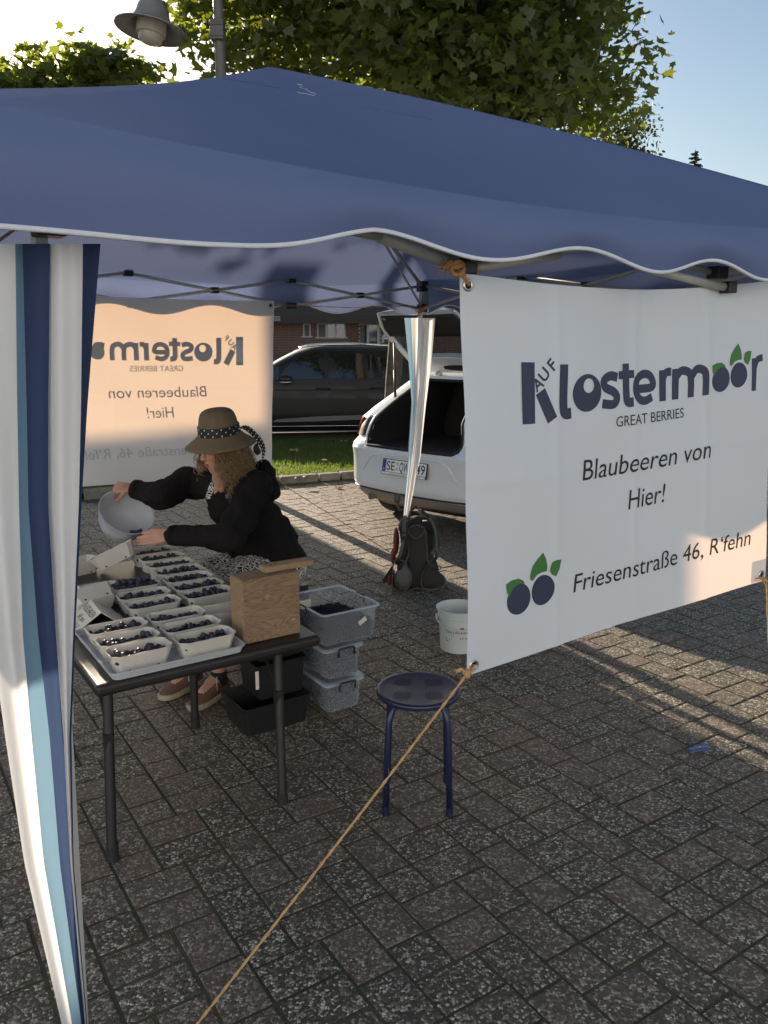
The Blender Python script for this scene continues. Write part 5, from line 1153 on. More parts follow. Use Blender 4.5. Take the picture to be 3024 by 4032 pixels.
# shoes
def shoe(an, toe_dir, label):
    d = Vector((toe_dir[0], toe_dir[1], 0)).normalized(); s_ = Vector((-d.y, d.x, 0)); o = Vector((an.x, an.y, 0)) - d * .055
    prof = [(0, .026, .0), (.02, .034, 0), (.07, .036, .002), (.13, .039, .004), (.19, .046, .004), (.23, .043, .003), (.26, .030, .0), (.275, .010, 0)]
    out = [(x_, w + c) for x_, w, c in prof] ; poly = [o + d * x_ + s_ * w for x_, w in out] + [o + d * x_ - s_ * (w - 2 * prof[i][2]) for i, (x_, w) in reversed(list(enumerate(out)))]
    q = B(); rings = []
    for z, sc in ((.002, .97), (.012, 1.03), (.026, 1.02), (.030, .985)):
        c = sum(poly, Vector()) / len(poly); rings.append([c + (p - c) * sc + Vector((0, 0, z)) for p in poly])
    q.rings(rings, True); so_ = q.obj('shoe_sole', M_['sole'], ps, 50, world=True)
    q = B(); sec = [(0.008, .028, .078), (.04, .034, .098), (.075, .036, .100), (.11, .036, .088), (.15, .040, .066), (.19, .043, .052), (.225, .040, .044), (.250, .030, .037), (.268, .012, .030)]
    rs = []
    for x_, w, h in sec:
        rs.append([o + d * x_ + s_ * (w * math.copysign(abs(math.cos(a)) ** .7, math.cos(a))) + Vector((0, 0, .022 + (h - .022) * max(0, math.sin(a)) ** .75)) for a in [math.pi * k / 12 for k in range(13)]])
    q.rings(rs, False, False); q.poly(rs[0]); q.poly(rs[-1]); up = q.obj('shoe_upper', M_['shoe'], ps, 60, world=True, solid=.003)
    q = B()
    for k in range(6):
        x_ = .085 + k * .018; h = float(np.interp(x_, [r[0] for r in sec], [r[2] for r in sec])) + .0035
        w = .021 - .001 * k; q.tube([o + d * (x_ - .006) + s_ * w + Vector((0, 0, h - .010)), o + d * x_ + Vector((0, 0, h + .001)), o + d * (x_ + .010) - s_ * w + Vector((0, 0, h - .012))], .0024, 5)
        q.tube([o + d * (x_ - .006) - s_ * w + Vector((0, 0, h - .010)), o + d * x_ + Vector((0, 0, h + .003)), o + d * (x_ + .010) + s_ * w + Vector((0, 0, h - .012))], .0024, 5)
    for e in (-1, 1): q.tube([o + d * .08 + Vector((0, 0, .104)), o + d * .095 + s_ * e * .022 + Vector((0, 0, .112)), o + d * .115 + s_ * e * .036 + Vector((0, 0, .085)), o + d * .12 + s_ * e * .043 + Vector((0, 0, .055))], .0022, 5)
    q.obj('laces', M_['lace'], up, True, world=True)
    q = B()
    for k in range(5):
        for e in (-1, 1): x_ = .084 + k * .019; h = float(np.interp(x_, [r[0] for r in sec], [r[2] for r in sec])); q.lathe([(.0018, 0), (.0042, .001), (.0042, 0)], 8, T(o + d * x_ + s_ * e * .026 + Vector((0, 0, h - .008))) @ Matrix.Rotation(e * .9, 4, d))
    q.obj('lace_eyelets', M_['steel'], up, world=True)
    q = B(); q.tube([an + Vector((0, 0, .015)), an + Vector((0, 0, .04)), an + Vector((0, 0, -.02))][::1], [.0365, .0385, .036], 16); q.tube([an + Vector((0, 0, -.03)), an + Vector((0, 0, .035))], [.041, .0405], 16); q.obj('sock', M_['sock'], ps, True, world=True)
shoe(an1, (-.52, -.85), ''); shoe(an2, (-.48, -.88), '')
# hat
HM = T(P(864, 1708, 3.99)) @ Euler((math.radians(7), math.radians(-4), 0)).to_matrix().to_4x4()
b = B(); b.lathe([(.0005, .128), (.025, .1275), (.045, .1258), (.058, .123), (.068, .1185), (.077, .1115), (.0835, .103), (.088, .092), (.0915, .080), (.098, .045), (.1025, .010), (.106, .0), (.118, -.010), (.140, -.026), (.160, -.041), (.176, -.052), (.1765, -.055), (.158, -.044), (.138, -.030), (.115, -.015), (.102, -.002), (.095, .04)], 64, HM); hat = b.obj('hat', M_['straw'], ps, True, world=True)
b = B(); b.lathe([(.1055, .002), (.1058, .004), (.1030, .046), (.1020, .047)], 64, HM); band = b.obj('hat_band', M_['ribbon'], hat, True, world=True)
b = B()
for k in range(30):
    for row in range(3):
        if (k + row) % 2: continue
        a = 2 * math.pi * k / 30; z = .009 + row * .0155; r = .1064 - z * .066
        M = HM @ Rz(a) @ T((r, 0, z)) @ Matrix.Rotation(math.pi / 2, 4, 'Y'); b.lathe([(0, 0), (.0036, 0)], 10, M)
b.obj('polka_dots', M_['dot'], band, world=True)
pts = [P(944, 1683, 3.93), P(965, 1680, 3.98), P(990, 1697, 4.02), P(1012, 1722, 4.04), P(1030, 1745, 4.05), P(1040, 1772, 4.05), P(1038, 1800, 4.05), P(1030, 1818, 4.05)]
b = B(); side = Vector((.45, .5, .70)).normalized(); b.ribbon(pts, [.020, .028, .030, .030, .032, .034, .034, .03], side); rib = b.obj('ribbon_tail', M_['ribbon'], hat, True, world=True, solid=.001, sub=2)
pts2 = [P(1022, 1735, 4.03), P(1005, 1748, 4.02), P(1008, 1770, 4.02), P(1022, 1790, 4.03)]
b = B(); b.ribbon(pts2, [.02, .030, .034, .036], Vector((.7, .3, .5)).normalized()); b.obj('ribbon_tail', M_['ribbon'], hat, True, world=True, solid=.001, sub=2)
b = B()
for i in range(len(pts) - 1):
    for t_ in (.15, .65):
        for sgn in (-.28, .28):
            c = pts[i].lerp(pts[i + 1], t_) + side * .03 * (sgn if (t_ < .5) else -sgn); c = c + (Vector((0, 0, HC)) - c).normalized() * .0035
            b.lathe([(0, 0), (.0030, 0)], 8, T(c) @ (Vector((0, 0, HC)) - c).to_track_quat('Z', 'Y').to_matrix().to_4x4())
b.obj('polka_dots', M_['dot'], rib, world=True)
# hair: a dark under-volume and many curled locks
b = B(); b.ell(hp(-.055, 0, .0), (.095, .095, .10)); b.capsule(hp(-.06, .03, -.02), hp(-.09, .03, -.15), .075, .060); b.capsule(hp(-.05, -.05, -.02), hp(-.06, -.06, -.14), .058, .048); b.capsule(hp(-.03, .085, -.03), hp(-.03, .10, -.10), .030, .022)
hair_u = fused(b, 'hair', M_['hair_under'], ps, .008, 4, .5)
b = B(); q = random.Random(5)
for k in range(560):
    a = q.uniform(math.radians(52), math.radians(308)); r0 = .090; root = hp(r0 * math.cos(a) - .015, -r0 * math.sin(a), q.uniform(-.01, .04))
    L_ = q.uniform(.13, .27) * (1.0 if math.cos(a) < .25 else .72); out = Vector((0, 0, 0)) + (fd * math.cos(a) - rt * math.sin(a)); out.z = 0
    ph = q.uniform(0, 6.28); cr = q.uniform(.006, .015); fr = q.uniform(2.0, 3.6); n = 22; pts = []; rr = []; th = q.uniform(.0013, .0032)
    sp = q.uniform(.02, .075)
    for i in range(n):
        t_ = i / (n - 1); c = root + out * (sp * math.sin(min(1, t_ * 1.5) * math.pi / 2)) - Vector((0, 0, L_ * t_)); amp = cr * min(1, t_ * 2.2)
        c += (rt * math.cos(ph + fr * 6.28 * t_) + fd * math.sin(ph + fr * 6.28 * t_)) * amp; pts.append(c); rr.append(th * (1 - .65 * t_))
    b.tube(pts, rr, 5)
b.obj('locks', M_['hair'], hair_u, True, world=True)
# bowl in the hands, with the last berries in it
bn = Vector((.50, -.46, .73)).normalized(); bc = P(500, 2016, 3.92); BMx = T(bc) @ bn.to_track_quat('Z', 'Y').to_matrix().to_4x4()
bo = thing('mixing_bowl', 'milky translucent bowl held tilted over the farthest punnet', 'bowl', bc)
b = B(); b.lathe([(.0005, -.150), (.060, -.150), (.064, -.156), (.068, -.150), (.092, -.128), (.116, -.085), (.128, -.040), (.133, -.006), (.139, -.002), (.140, .002), (.136, .003), (.130, -.004), (.125, -.040), (.113, -.084), (.090, -.125), (.0005, -.146)], 56, BMx); b.obj('bowl_shell', M_['bowl'], bo, True, world=True)
bbm = B(); ml = []; low = (Vector((0, 0, -1)) - bn * Vector((0, 0, -1)).dot(bn)).normalized()
spots = []
for k in range(26):
    t_ = q.uniform(-.03, .03); dpt = q.uniform(.004, .075); rad_ = .119 - dpt * .12
    sdir = low.cross(bn); c = bc + (low * math.cos(t_ * 9) + sdir * math.sin(t_ * 9)) * rad_ - bn * dpt; spots.append((c.x, c.y, c.z, q.uniform(.9, 1.15)))
bulk(bbm, ml, Matrix(), spots, 77)
me = bpy.data.meshes.new('blueberries'); me.from_pydata([tuple(p) for p in bbm.v], [], bbm.f); me.materials.append(M_['berry']); me.materials.append(M_['calyx']); me.polygons.foreach_set('material_index', ml); me.polygons.foreach_set('use_smooth', [True] * len(ml))
tag(link('blueberries', me), 'last blueberries rolling to the lip of the tilted bowl', 'blueberries', None, 'stuff')
# ------------------------------------------------------------------ cars
class Car:
    def __init__(s, levels, bow=.05):
        s.z = [l[0] for l in levels]; s.L = np.array([l[1:] for l in levels]); s.bow = bow
    def g(s, z):
        return [float(np.interp(z, s.z, s.L[:, k])) for k in range(s.L.shape[1])]
    def rear_y(s, x, z):
        hw, yr, yf, rc = s.g(z); ax = abs(x); fl = hw - rc
        base = yr + s.bow * (min(ax, fl) / hw) ** 2
        return base if ax <= fl else base + rc - math.sqrt(max(rc * rc - (ax - fl) ** 2, 0))
    def front_y(s, x, z):
        hw, yr, yf, rc = s.g(z); ax = abs(x); fl = hw - rc * 1.2
        base = yf - s.bow * 2 * (min(ax, fl) / hw) ** 2
        return base if ax <= fl else base - rc * 1.2 * (1 - math.sqrt(max(1 - ((ax - fl) / (rc * 1.2)) ** 2, 0)))
    def ring(s, z, nr=49, ns=30):
        hw, yr, yf, rc = s.g(z); e = hw - 1e-4; xs = [-e * math.cos(math.pi * k / (nr - 1)) for k in range(nr)]
        out = [Vector((x, s.rear_y(x, z), z)) for x in xs]
        a, c = s.rear_y(e, z), s.front_y(e, z); out += [Vector((hw, a + (c - a) * k / ns, z)) for k in range(1, ns)]
        out += [Vector((x, s.front_y(x, z), z)) for x in reversed(xs)]
        a2 = s.rear_y(-e, z); out += [Vector((-hw, c + (a2 - c) * k / ns, z)) for k in range(1, ns)]
        return out
    def body(s, name, m, parent, hole=None, nz=70):
        zs = np.interp(np.linspace(0, 1, nz), np.linspace(0, 1, len(s.z)), s.z); b = B(); b.rings([s.ring(float(z)) for z in zs], True)
        if hole:
            keep = [i for i, f in enumerate(b.f) if not hole(sum((b.v[k] for k in f), Vector()) / len(f))]; b.f = [b.f[i] for i in keep]; b.m = [b.m[i] for i in keep]
        return b.obj(name, m, parent, 32)
    def side_patch(s, name, m, parent, poly, side=-1, off=.006, n=10):
        """polygon (y, z) laid on the flank, following its curve"""
        q = B(); cy, cz = sum(p[0] for p in poly) / len(poly), sum(p[1] for p in poly) / len(poly); vv = []; ff = []; k = len(poly); rows = 5
        for r in range(rows + 1):
            t = r / rows
            for p in poly: y, z = cy + (p[0] - cy) * t, cz + (p[1] - cz) * t; vv.append((side * (s.g(z)[0] + off), y, z))
        for r in range(rows):
            for i in range(k): a = r * k + i; c = r * k + (i + 1) % k; ff.append((a, c, c + k, a + k))
        q.add(vv, ff); return q.obj(name, m, parent, True, normals=False)
    def rear_patch(s, name, m, parent, xl, xr, z0, z1, off=.006, n=10, nz=8, solid=0):
        q = B(); fx = (lambda f, z: f(z) if callable(f) else f)
        q.grid(lambda i, j: (lambda z: (lambda x: Vector((x, s.rear_y(x, z) - off, z)))(fx(xl, z) + (fx(xr, z) - fx(xl, z)) * i))(z0 + (z1 - z0) * j), n, nz); return q.obj(name, m, parent, True, normals=False, solid=solid)
def wheel(parent, c, r, w, side, lab='wheel'):
    q = B(); M = T(c) @ Matrix.Rotation(math.pi / 2, 4, 'Y'); q.lathe([(r * .66, -w / 2), (r * .92, -w / 2), (r * .985, -w / 2 + .02), (r, -w / 2 + .045), (r, w / 2 - .045), (r * .985, w / 2 - .02), (r * .92, w / 2), (r * .66, w / 2)], 40, M)
    wo = q.obj('wheel', M_['tyre'], parent, 40); q = B(); q.lathe([(r * .66, side * w * .46), (r * .60, side * w * .34), (r * .2, side * w * .36), (.0005, side * w * .38)], 30, M); q.lathe([(r * .66, -w * .48), (r * .66, w * .48)], 30, M)
    for k in range(5):
        a = 2 * math.pi * k / 5; q.box(M @ Vector((r * .38 * math.cos(a), r * .38 * math.sin(a), side * w * .42)), (w * .14, r * .52, r * .16), Matrix.Rotation(math.pi / 2, 4, 'Y') @ Rz(a) @ Matrix.Rotation(math.pi / 2, 4, 'X') @ Matrix.Rotation(math.pi / 2, 4, 'Y'))
    q.obj('rim', M_['rim'], wo, 30); return wo
# --- white hatchback with its tailgate up
WP = P(1597, 1838, 7.05); WR = math.radians(-44)
wc = thing('white_car', 'white hatchback with open tailgate and number plate behind the backpack', 'car', (WP.x, WP.y, 0), WR)
lv = [(.20, .66, .22, 3.6, .22), (.27, .78, .10, 3.85, .24), (.34, .83, .035, 3.95, .26), (.42, .855, .0, 4.0, .28), (.55, .87, .005, 4.05, .30), (.66, .875, .0, 4.05, .31), (.735, .878, -.012, 4.03, .31), (.775, .875, .012, 3.98, .30), (.82, .868, .07, 3.9, .30), (.93, .855, .10, 3.55, .27), (1.02, .835, .14, 3.0, .25), (1.10, .79, .24, 2.75, .24), (1.22, .715, .42, 2.45, .23), (1.34, .645, .60, 2.2, .22), (1.42, .595, .74, 2.0, .20), (1.465, .53, .88, 1.8, .18), (1.49, .40, 1.1, 1.6, .15)]
wcar = Car(lv, .06)
OP = [(.50, .775), (.545, .80), (.555, .86), (.535, .95), (.495, 1.05), (.445, 1.17), (.395, 1.28), (.355, 1.335), (.29, 1.355)]
def op_half(z): return float(np.interp(z, [p[1] for p in OP], [p[0] for p in OP]))
def in_hole(c): return c.y < 1.0 and .772 < c.z < 1.352 and abs(c.x) < op_half(c.z)
def in_hole2(c):                                         # opening and rear wheel arches
    if in_hole(c): return True
    return abs(c.x) > .5 and ((c.y - .74) ** 2 + (c.z - .30) ** 2 < .345 ** 2 or (c.y - 3.3) ** 2 + (c.z - .3) ** 2 < .345 ** 2) and c.y > .35
wbody = wcar.body('body', M_['whitepaint'], wc, in_hole2, 110)
b = B(); pth = [(p[0], p[1]) for p in OP] + [(-p[0], p[1]) for p in reversed(OP)]; pth.append(pth[0])
def smooth_path(pp, n=6):
    out = []
    for i in range(len(pp) - 1):
        for k in range(n): t = k / n; out.append((pp[i][0] + (pp[i + 1][0] - pp[i][0]) * t, pp[i][1] + (pp[i + 1][1] - pp[i][1]) * t))
    return out + [pp[-1]]
b.tube([Vector((x, wcar.rear_y(x, z) - .004, z)) for x, z in smooth_path(pth)], .015, 8); b.obj('rubber_seal', M_['rubber'], wc, True)
b = B(); b.tube([Vector((x * 1.035, wcar.rear_y(x * 1.035, z + .0) - .002, z + (.022 if z > 1.3 else (-.022 if z < .8 else 0)))) for x, z in smooth_path(pth)], .020, 8, flat=.5); b.obj('body_flange', M_['whitepaint'], wc, True)
b = B()                                                  # luggage space
inn = [(x * .985, z) for x, z in pth[:-1]]
b.rings([[Vector((x, wcar.rear_y(x, z) + .01, z)) for x, z in inn], [Vector((x * .98, wcar.rear_y(x, z) * .5 + .35, z - .0)) for x, z in inn], [Vector((x * .95, 1.15, max(z - .0, .55))) for x, z in inn]], False); b.poly([Vector((x * .95, 1.15, max(z, .55))) for x, z in inn]); b.obj('luggage_space', M_['carint'], wc)
b = B(); b.box((.12, 1.0, 1.12), (.36, .10, .30), Matrix.Rotation(-.15, 4, 'X')); b.obj('head_restraint', M_['packgrey'], wc, bevel=.03)
wcar.rear_patch('tail_light', M_['taillight'], wc, lambda z: -wcar.g(z)[0] + .004, lambda z: -wcar.g(z)[0] + .085 + .05 * (z - .86) / .16, .845, 1.015, .012, 10, 12, .01)
wcar.rear_patch('tail_light_recess', M_['carblack'], wc, lambda z: -wcar.g(z)[0] + .085 + .05 * (z - .86) / .16, lambda z: -op_half(z) - .02, .845, 1.03, .004)
wcar.rear_patch('tail_light', M_['taillight'], wc, lambda z: wcar.g(z)[0] - .135, lambda z: wcar.g(z)[0] - .004, .845, 1.015, .012, 10, 12, .01)
wcar.rear_patch('rear_diffuser', M_['diffuser'], wc, lambda z: -wcar.g(z)[0] * .80, lambda z: wcar.g(z)[0] * .80, .255, .355, .010, 30, 6)
wcar.rear_patch('lower_valance', M_['carblack'], wc, lambda z: -wcar.g(z)[0] * .985, lambda z: wcar.g(z)[0] * .985, .205, .262, .004, 30, 5)
b = B(); b.tube([Vector((x, wcar.rear_y(x, .362) - .006, .362 + .02 * abs(x) ** 2)) for x in np.linspace(-.78, .78, 40)], .009, 6); b.obj('bumper_seam', M_['carblack'], wc, True)
for s_ in (-1, 1):
    b = B(); b.tube([Vector((s_ * .865, wcar.rear_y(s_ * .865, .70) + .01, .70)), Vector((s_ * .862, wcar.rear_y(s_ * .862, .60) + .0, .60)), Vector((s_ * .85, wcar.rear_y(s_ * .85, .50), .50))], [.012, .026, .010], 8); b.obj('side_vent', M_['carblack'], wc, True)
# stamped panel around the plate
for s_ in (-1, 1):
    b = B(); b.tube([Vector((s_ * x, wcar.rear_y(x, z) - .001, z)) for x, z in ((.30, .712), (.40, .70), (.47, .66), (.53, .58), (.57, .53))], [.004, .011, .013, .010, .003], 8); b.obj('plate_panel_crease', M_['whitepaint'], wbody, True)
b = B(); b.tube([Vector((x, wcar.rear_y(x, .712) - .0005, .712)) for x in np.linspace(-.31, .31, 20)], .007, 8); b.obj('plate_panel_crease', M_['whitepaint'], wbody, True)
b = B(); b.box((.60, wcar.rear_y(.60, .46) - .002, .46), (.075, .004, .075), Rz(.17)); b.obj('tow_eye_cover', M_['whitepaint'], wbody, bevel=.004)
# number plate
PMx = T((0, -.022, .610)) @ Matrix.Rotation(math.radians(-10), 4, 'X')
b = B(); b.box((0, .006, 0), (.535, .014, .140)); b.v = [PMx @ p for p in b.v]; pl = b.obj('plate_holder', M_['carblack'], wc, bevel=.006)
b = B(); b.box((0, -.0025, .010), (.520, .003, .108)); b.v = [PMx @ p for p in b.v]; pf = b.obj('number_plate', M_['plate'], pl, bevel=.001)
b = B(); b.box((-.2375, -.0045, .010), (.044, .002, .106)); b.v = [PMx @ p for p in b.v]; b.obj('euro_band', M_['euroblue'], pf)
b = B(); b.box((0, -.0025, -.0575), (.510, .003, .018)); b.v = [PMx @ p for p in b.v]; b.obj('dealer_strip', M_['plate'], pl)
b = B()
for (st, x0, x1) in (('SE', -.208, -.108), ('QW', -.052, .062), ('949', .095, .248)): text_fit(b, st, lambda x, y: PMx @ Vector((x, -.0048, y)), x0, x1, -.030, .050, 0, .010)
b.obj('plate_text', M_['ink_black'], pf, normals=False)
b = B(); text_fit(b, 'D', lambda x, y: PMx @ Vector((x, -.006, y)), -.245, -.231, -.030, -.012); b.obj('plate_text', M_['plate'], pf, normals=False)
b = B(); text_fit(b, 'Autowelt Gebr. Rückert', lambda x, y: PMx @ Vector((x, -.0048, y)), -.17, .02, -.063, -.053); text_fit(b, '04-9500-0', lambda x, y: PMx @ Vector((x, -.0048, y)), .10, .20, -.063, -.053); b.obj('dealer_text', M_['ink_black'], pl, normals=False)
b = B()
for z_ in (.035, -.012): b.lathe([(0, 0), (.017, 0)], 20, PMx @ T((-.080, -.0046, z_)) @ Matrix.Rotation(math.pi / 2, 4, 'X'))
b.obj('registration_seal', M_['silver'], pf)
# tow hitch, exhaust trim
b = B(); b.tube([(-.02, .25, .25), (-.02, .05, .235), (-.02, -.05, .24), (-.02, -.085, .29), (-.02, -.085, .335)], .014, 10); b.ell((-.02, -.085, .365), (.027, .027, .03)); b.tube([(-.02, -.085, .32), (-.02, -.085, .372)], .030, 14); b.obj('tow_hitch', mat('tow_grey', (0.085, 0.075, 0.065), 0.6), wc, True)
b = B(); b.tube([(-.50, .16, .285), (-.50, .055, .282)], [.026, .028], 16, False); b.obj('exhaust_trim', M_['diffuser'], wc, True, solid=.004)
b = B(); b.box((0, 2.0, .26), (1.30, 3.3, .12)); b.obj('underbody', M_['carblack'], wc)
for s_ in (-1, 1):
    wheel(wc, (s_ * .725, .74, .315), .315, .21, s_); wheel(wc, (s_ * .735, 3.30, .315), .315, .21, s_)
    wcar.side_patch('side_window', M_['carglass'], wc, [(.62, 1.06), (2.75, 1.04), (2.2, 1.36), (.95, 1.38)], s_)
# tailgate
hg = Vector((0, .70, 1.425)); TD = Vector((0, -.58, .54)).normalized(); TN = Vector((1, 0, 0)).cross(TD).normalized()
if TN.y > 0: TN = -TN
def tg(x, t, n=0.0): return hg + Vector((x, 0, 0)) + TD * t + TN * n
def tgw(t): return float(np.interp(t, [0, .2, .45, .62, .80], [.47, .50, .54, .54, .46]))
b = B()
def outline(t0, t1, inset=0.0, n=10): return [(-(tgw(t0 + (t1 - t0) * k / n) - inset), t0 + (t1 - t0) * k / n) for k in range(n + 1)]
L_ = outline(0, .80, 0, 16)
rs = []
for x, t in L_: rs.append([tg(x, t, .015), tg(x * .6, t, -.035 - .02 * math.sin(math.pi * t / .8)), tg(0, t, -.05 - .02 * math.sin(math.pi * t / .8)), tg(-x * .6, t, -.035 - .02 * math.sin(math.pi * t / .8)), tg(-x, t, .015), tg(-x * .93, t, .022), tg(-x * .93, t, -.0), tg(x * .93, t, -.0), tg(x * .93, t, .022)])
keep = [r for r, (x, t) in zip(rs, L_)]
b.rings(keep[:5], True); b.rings(keep[10:], True)
b.rings([[r[0], r[1].lerp(r[0], .7), tg(x * .88, t, .012), r[8]] for r, (x, t) in list(zip(rs, L_))[4:12]], True); b.rings([[r[4], r[3].lerp(r[4], .7), tg(-x * .88, t, .012), r[5]] for r, (x, t) in list(zip(rs, L_))[4:12]], True)
tgo = b.obj('tailgate', M_['whitepaint'], wc, 35)
b = B(); b.rings([[tg(-tgw(t) * .9, t, .006) , tg(0, t, -.012), tg(tgw(t) * .9, t, .006)] for t in np.linspace(.20, .52, 8)], False, False); b.obj('rear_window', M_['seeglass'], tgo, True)
b = B(); b.rings([[tg(-tgw(t) * .88, t, .030), tg(0, t, .034), tg(tgw(t) * .88, t, .030)] for t in np.linspace(.52, .775, 6)], False, False); b.obj('inner_trim', M_['carint'], tgo, True, solid=.01)
b = B(); b.prism([(.20 * math.cos(a) if abs(math.cos(a)) < .8 else .20 * math.copysign(.9, math.cos(a)), .035 * math.sin(a)) for a in [2 * math.pi * k / 24 for k in range(24)]], 0, .006, T(tg(.10, .10, .024)) @ Matrix((Vector((1, 0, 0)), TD, TN)).transposed().to_4x4()); b.obj('brake_light_recess', M_['carblack'], tgo)
for s_ in (-1, 1):
    b = B(); b.tube([tg(s_ * .50, .42, .02), Vector((s_ * .52, .42, 1.14))], .009, 8); b.tube([tg(s_ * .50, .42, .02).lerp(Vector((s_ * .52, .42, 1.14)), .45), Vector((s_ * .52, .42, 1.14))], .013, 8); b.obj('gas_strut', M_['carblack'], tgo, True)
    b = B(); b.box(tg(s_ * .22, -.01, .01), (.05, .05, .03)); b.obj('hinge', M_['silver'], tgo, bevel=.006)

# --- dark minivan beyond the verge
lv2 = [(.17, .74, .30, 4.10, .20), (.28, .85, .08, 4.30, .25), (.45, .895, .0, 4.38, .28), (.75, .905, .02, 4.36, .28), (.92, .895, .05, 4.25, .28), (1.0, .88, .09, 3.75, .26), (1.05, .87, .12, 3.48, .25), (1.23, .82, .20, 3.14, .22), (1.40, .765, .31, 2.84, .20), (1.535, .705, .46, 2.56, .18), (1.60, .64, .60, 2.36, .16), (1.645, .52, .80, 2.1, .14), (1.66, .30, 1.2, 1.8, .1)]
mv = Car(lv2, .05); MR = math.radians(97)
Yside = 14.0; Xb = (1290 - CX) / F_PX * Yside
fw = Vector((-math.sin(MR), math.cos(MR), 0)); lf = Vector((-fw.y, fw.x, 0)) * -1          # lf: away from the viewer
mo = Vector((Xb, Yside, 0)) - fw * 2.0 + Vector((math.cos(MR), math.sin(MR), 0)) * .88
mc = thing('dark_minivan', 'dark grey minivan with roof rails parked beyond the grass verge', 'car', mo, MR)
def arch(c): return abs(c.x) > .55 and ((c.y - .88) ** 2 + (c.z - .31) ** 2 < .365 ** 2 or (c.y - 3.55) ** 2 + (c.z - .31) ** 2 < .365 ** 2) and .45 < c.y < 4.0
mb_ = mv.body('body', M_['greypaint'], mc, arch, 60)
def my(px): return 2.0 - ((px - 1290) / F_PX * Yside)
def mz(py): return P(1290, py, Yside).z
def mp(l): return [(my(1000 + x / 1.77), mz(1200 + y / 1.77)) for x, y in l]
for nm, pl_ in (('side_window', [(200, 522), (205, 478), (262, 412), (340, 362), (420, 335), (496, 326), (500, 516)]), ('side_window', [(528, 326), (640, 330), (768, 346), (786, 514), (530, 518)]), ('side_window', [(794, 350), (852, 360), (880, 512), (800, 514)]), ('side_window', [(868, 363), (930, 378), (985, 430), (990, 508), (890, 511)]), ('quarter_window', [(76, 520), (82, 508), (172, 428), (190, 430), (186, 520)])):
    mv.side_patch(nm, M_['carglass'], mc, mp(pl_), -1, .007)
b = B(); b.grid(lambda i, j: (lambda z: (lambda x: Vector((x, mv.front_y(x, z) + .008, z)))((2 * i - 1) * (mv.g(z)[0] - .10)))(1.04 + .50 * j), 21, 10); b.obj('windscreen', M_['carglass'], mc, True, normals=False)
for s_ in (-1, 1):
    b = B(); hwz = lambda z: mv.g(z)[0]
    rp = [(2.45, 1.575), (2.30, 1.615), (2.0, 1.64), (1.4, 1.645), (.95, 1.62), (.70, 1.575)]
    b.tube([Vector((s_ * .675, y, z + .012)) for y, z in rp], [.010, .019, .019, .019, .019, .010], 8); b.obj('roof_rail', M_['chrome'], mc, True)
b = B(); mid = my(1000 + 512 / 1.77)
def seam(y, z0, z1, r=.004, lean=0.0): return [Vector((-(mv.g(z)[0] + .001), y + lean * (z - z0), z)) for z in np.linspace(z0, z1, 14)]
[(lambda q: (q.tube(seam(my(a_), z0_, z1_), .0045, 5), q.obj('door_seam', M_['carblack'], mb_, True)))(B()) for a_, z0_, z1_ in ((1300, .25, 1.02), (1045, .28, 1.0), (1512, .55, 1.03))]
for (px0, px1) in ((1247, 1300), (1458, 1510)):
    b = B(); ya, yb = my(px0), my(px1); b.tube([Vector((-(mv.g(.905)[0] + .010), ya, .91)), Vector((-(mv.g(.905)[0] + .034), (ya * .75 + yb * .25), .915)), Vector((-(mv.g(.905)[0] + .034), (ya * .25 + yb * .75), .915)), Vector((-(mv.g(.905)[0] + .010), yb, .91))], .014, 8); b.obj('door_handle', M_['greypaint'], mc, True)
b = B(); b.tube([Vector((-(mv.g(.87)[0] + .0), y, .875 + .004 * y)) for y in np.linspace(.4, 4.0, 20)], .008, 6); b.obj('body_crease', M_['greypaint'], mb_, True)
mv.side_patch('sill_panel', M_['silver'], mc, mp([(132, 815), (165, 795), (420, 778), (745, 770), (792, 790), (775, 802), (450, 812)]), -1, .004)
b = B(); b.tube([Vector((-(mv.g(.26)[0] + .006), y, .262)) for y in np.linspace(1.25, 3.15, 12)], .008, 6); b.obj('sill_strip', M_['chrome'], mc, True)
b = B(); c = Vector((-(mv.g(1.06)[0] + .12), my(1130), 1.075)); b.ell(c, (.055, .12, .070)); b.capsule(c + Vector((.04, 0, -.05)), Vector((-(mv.g(1.03)[0] - .01), my(1120), 1.02)), .02, .025); mir = b.obj('wing_mirror', M_['greypaint'], mc, True)
b = B(); b.tube([c + Vector((-.05, -.10, -.045)), c + Vector((-.06, 0, -.05)), c + Vector((-.05, .10, -.045))], .010, 6); b.obj('indicator', M_['chrome'], mir, True)
b = B(); b.box((0, 2.2, .24), (1.3, 3.7, .12)); b.obj('underbody', M_['carblack'], mc)
for s_ in (-1, 1): wheel(mc, (s_ * .77, .88, .325), .325, .21, s_); wheel(mc, (s_ * .77, 3.55, .325), .325, .21, s_)

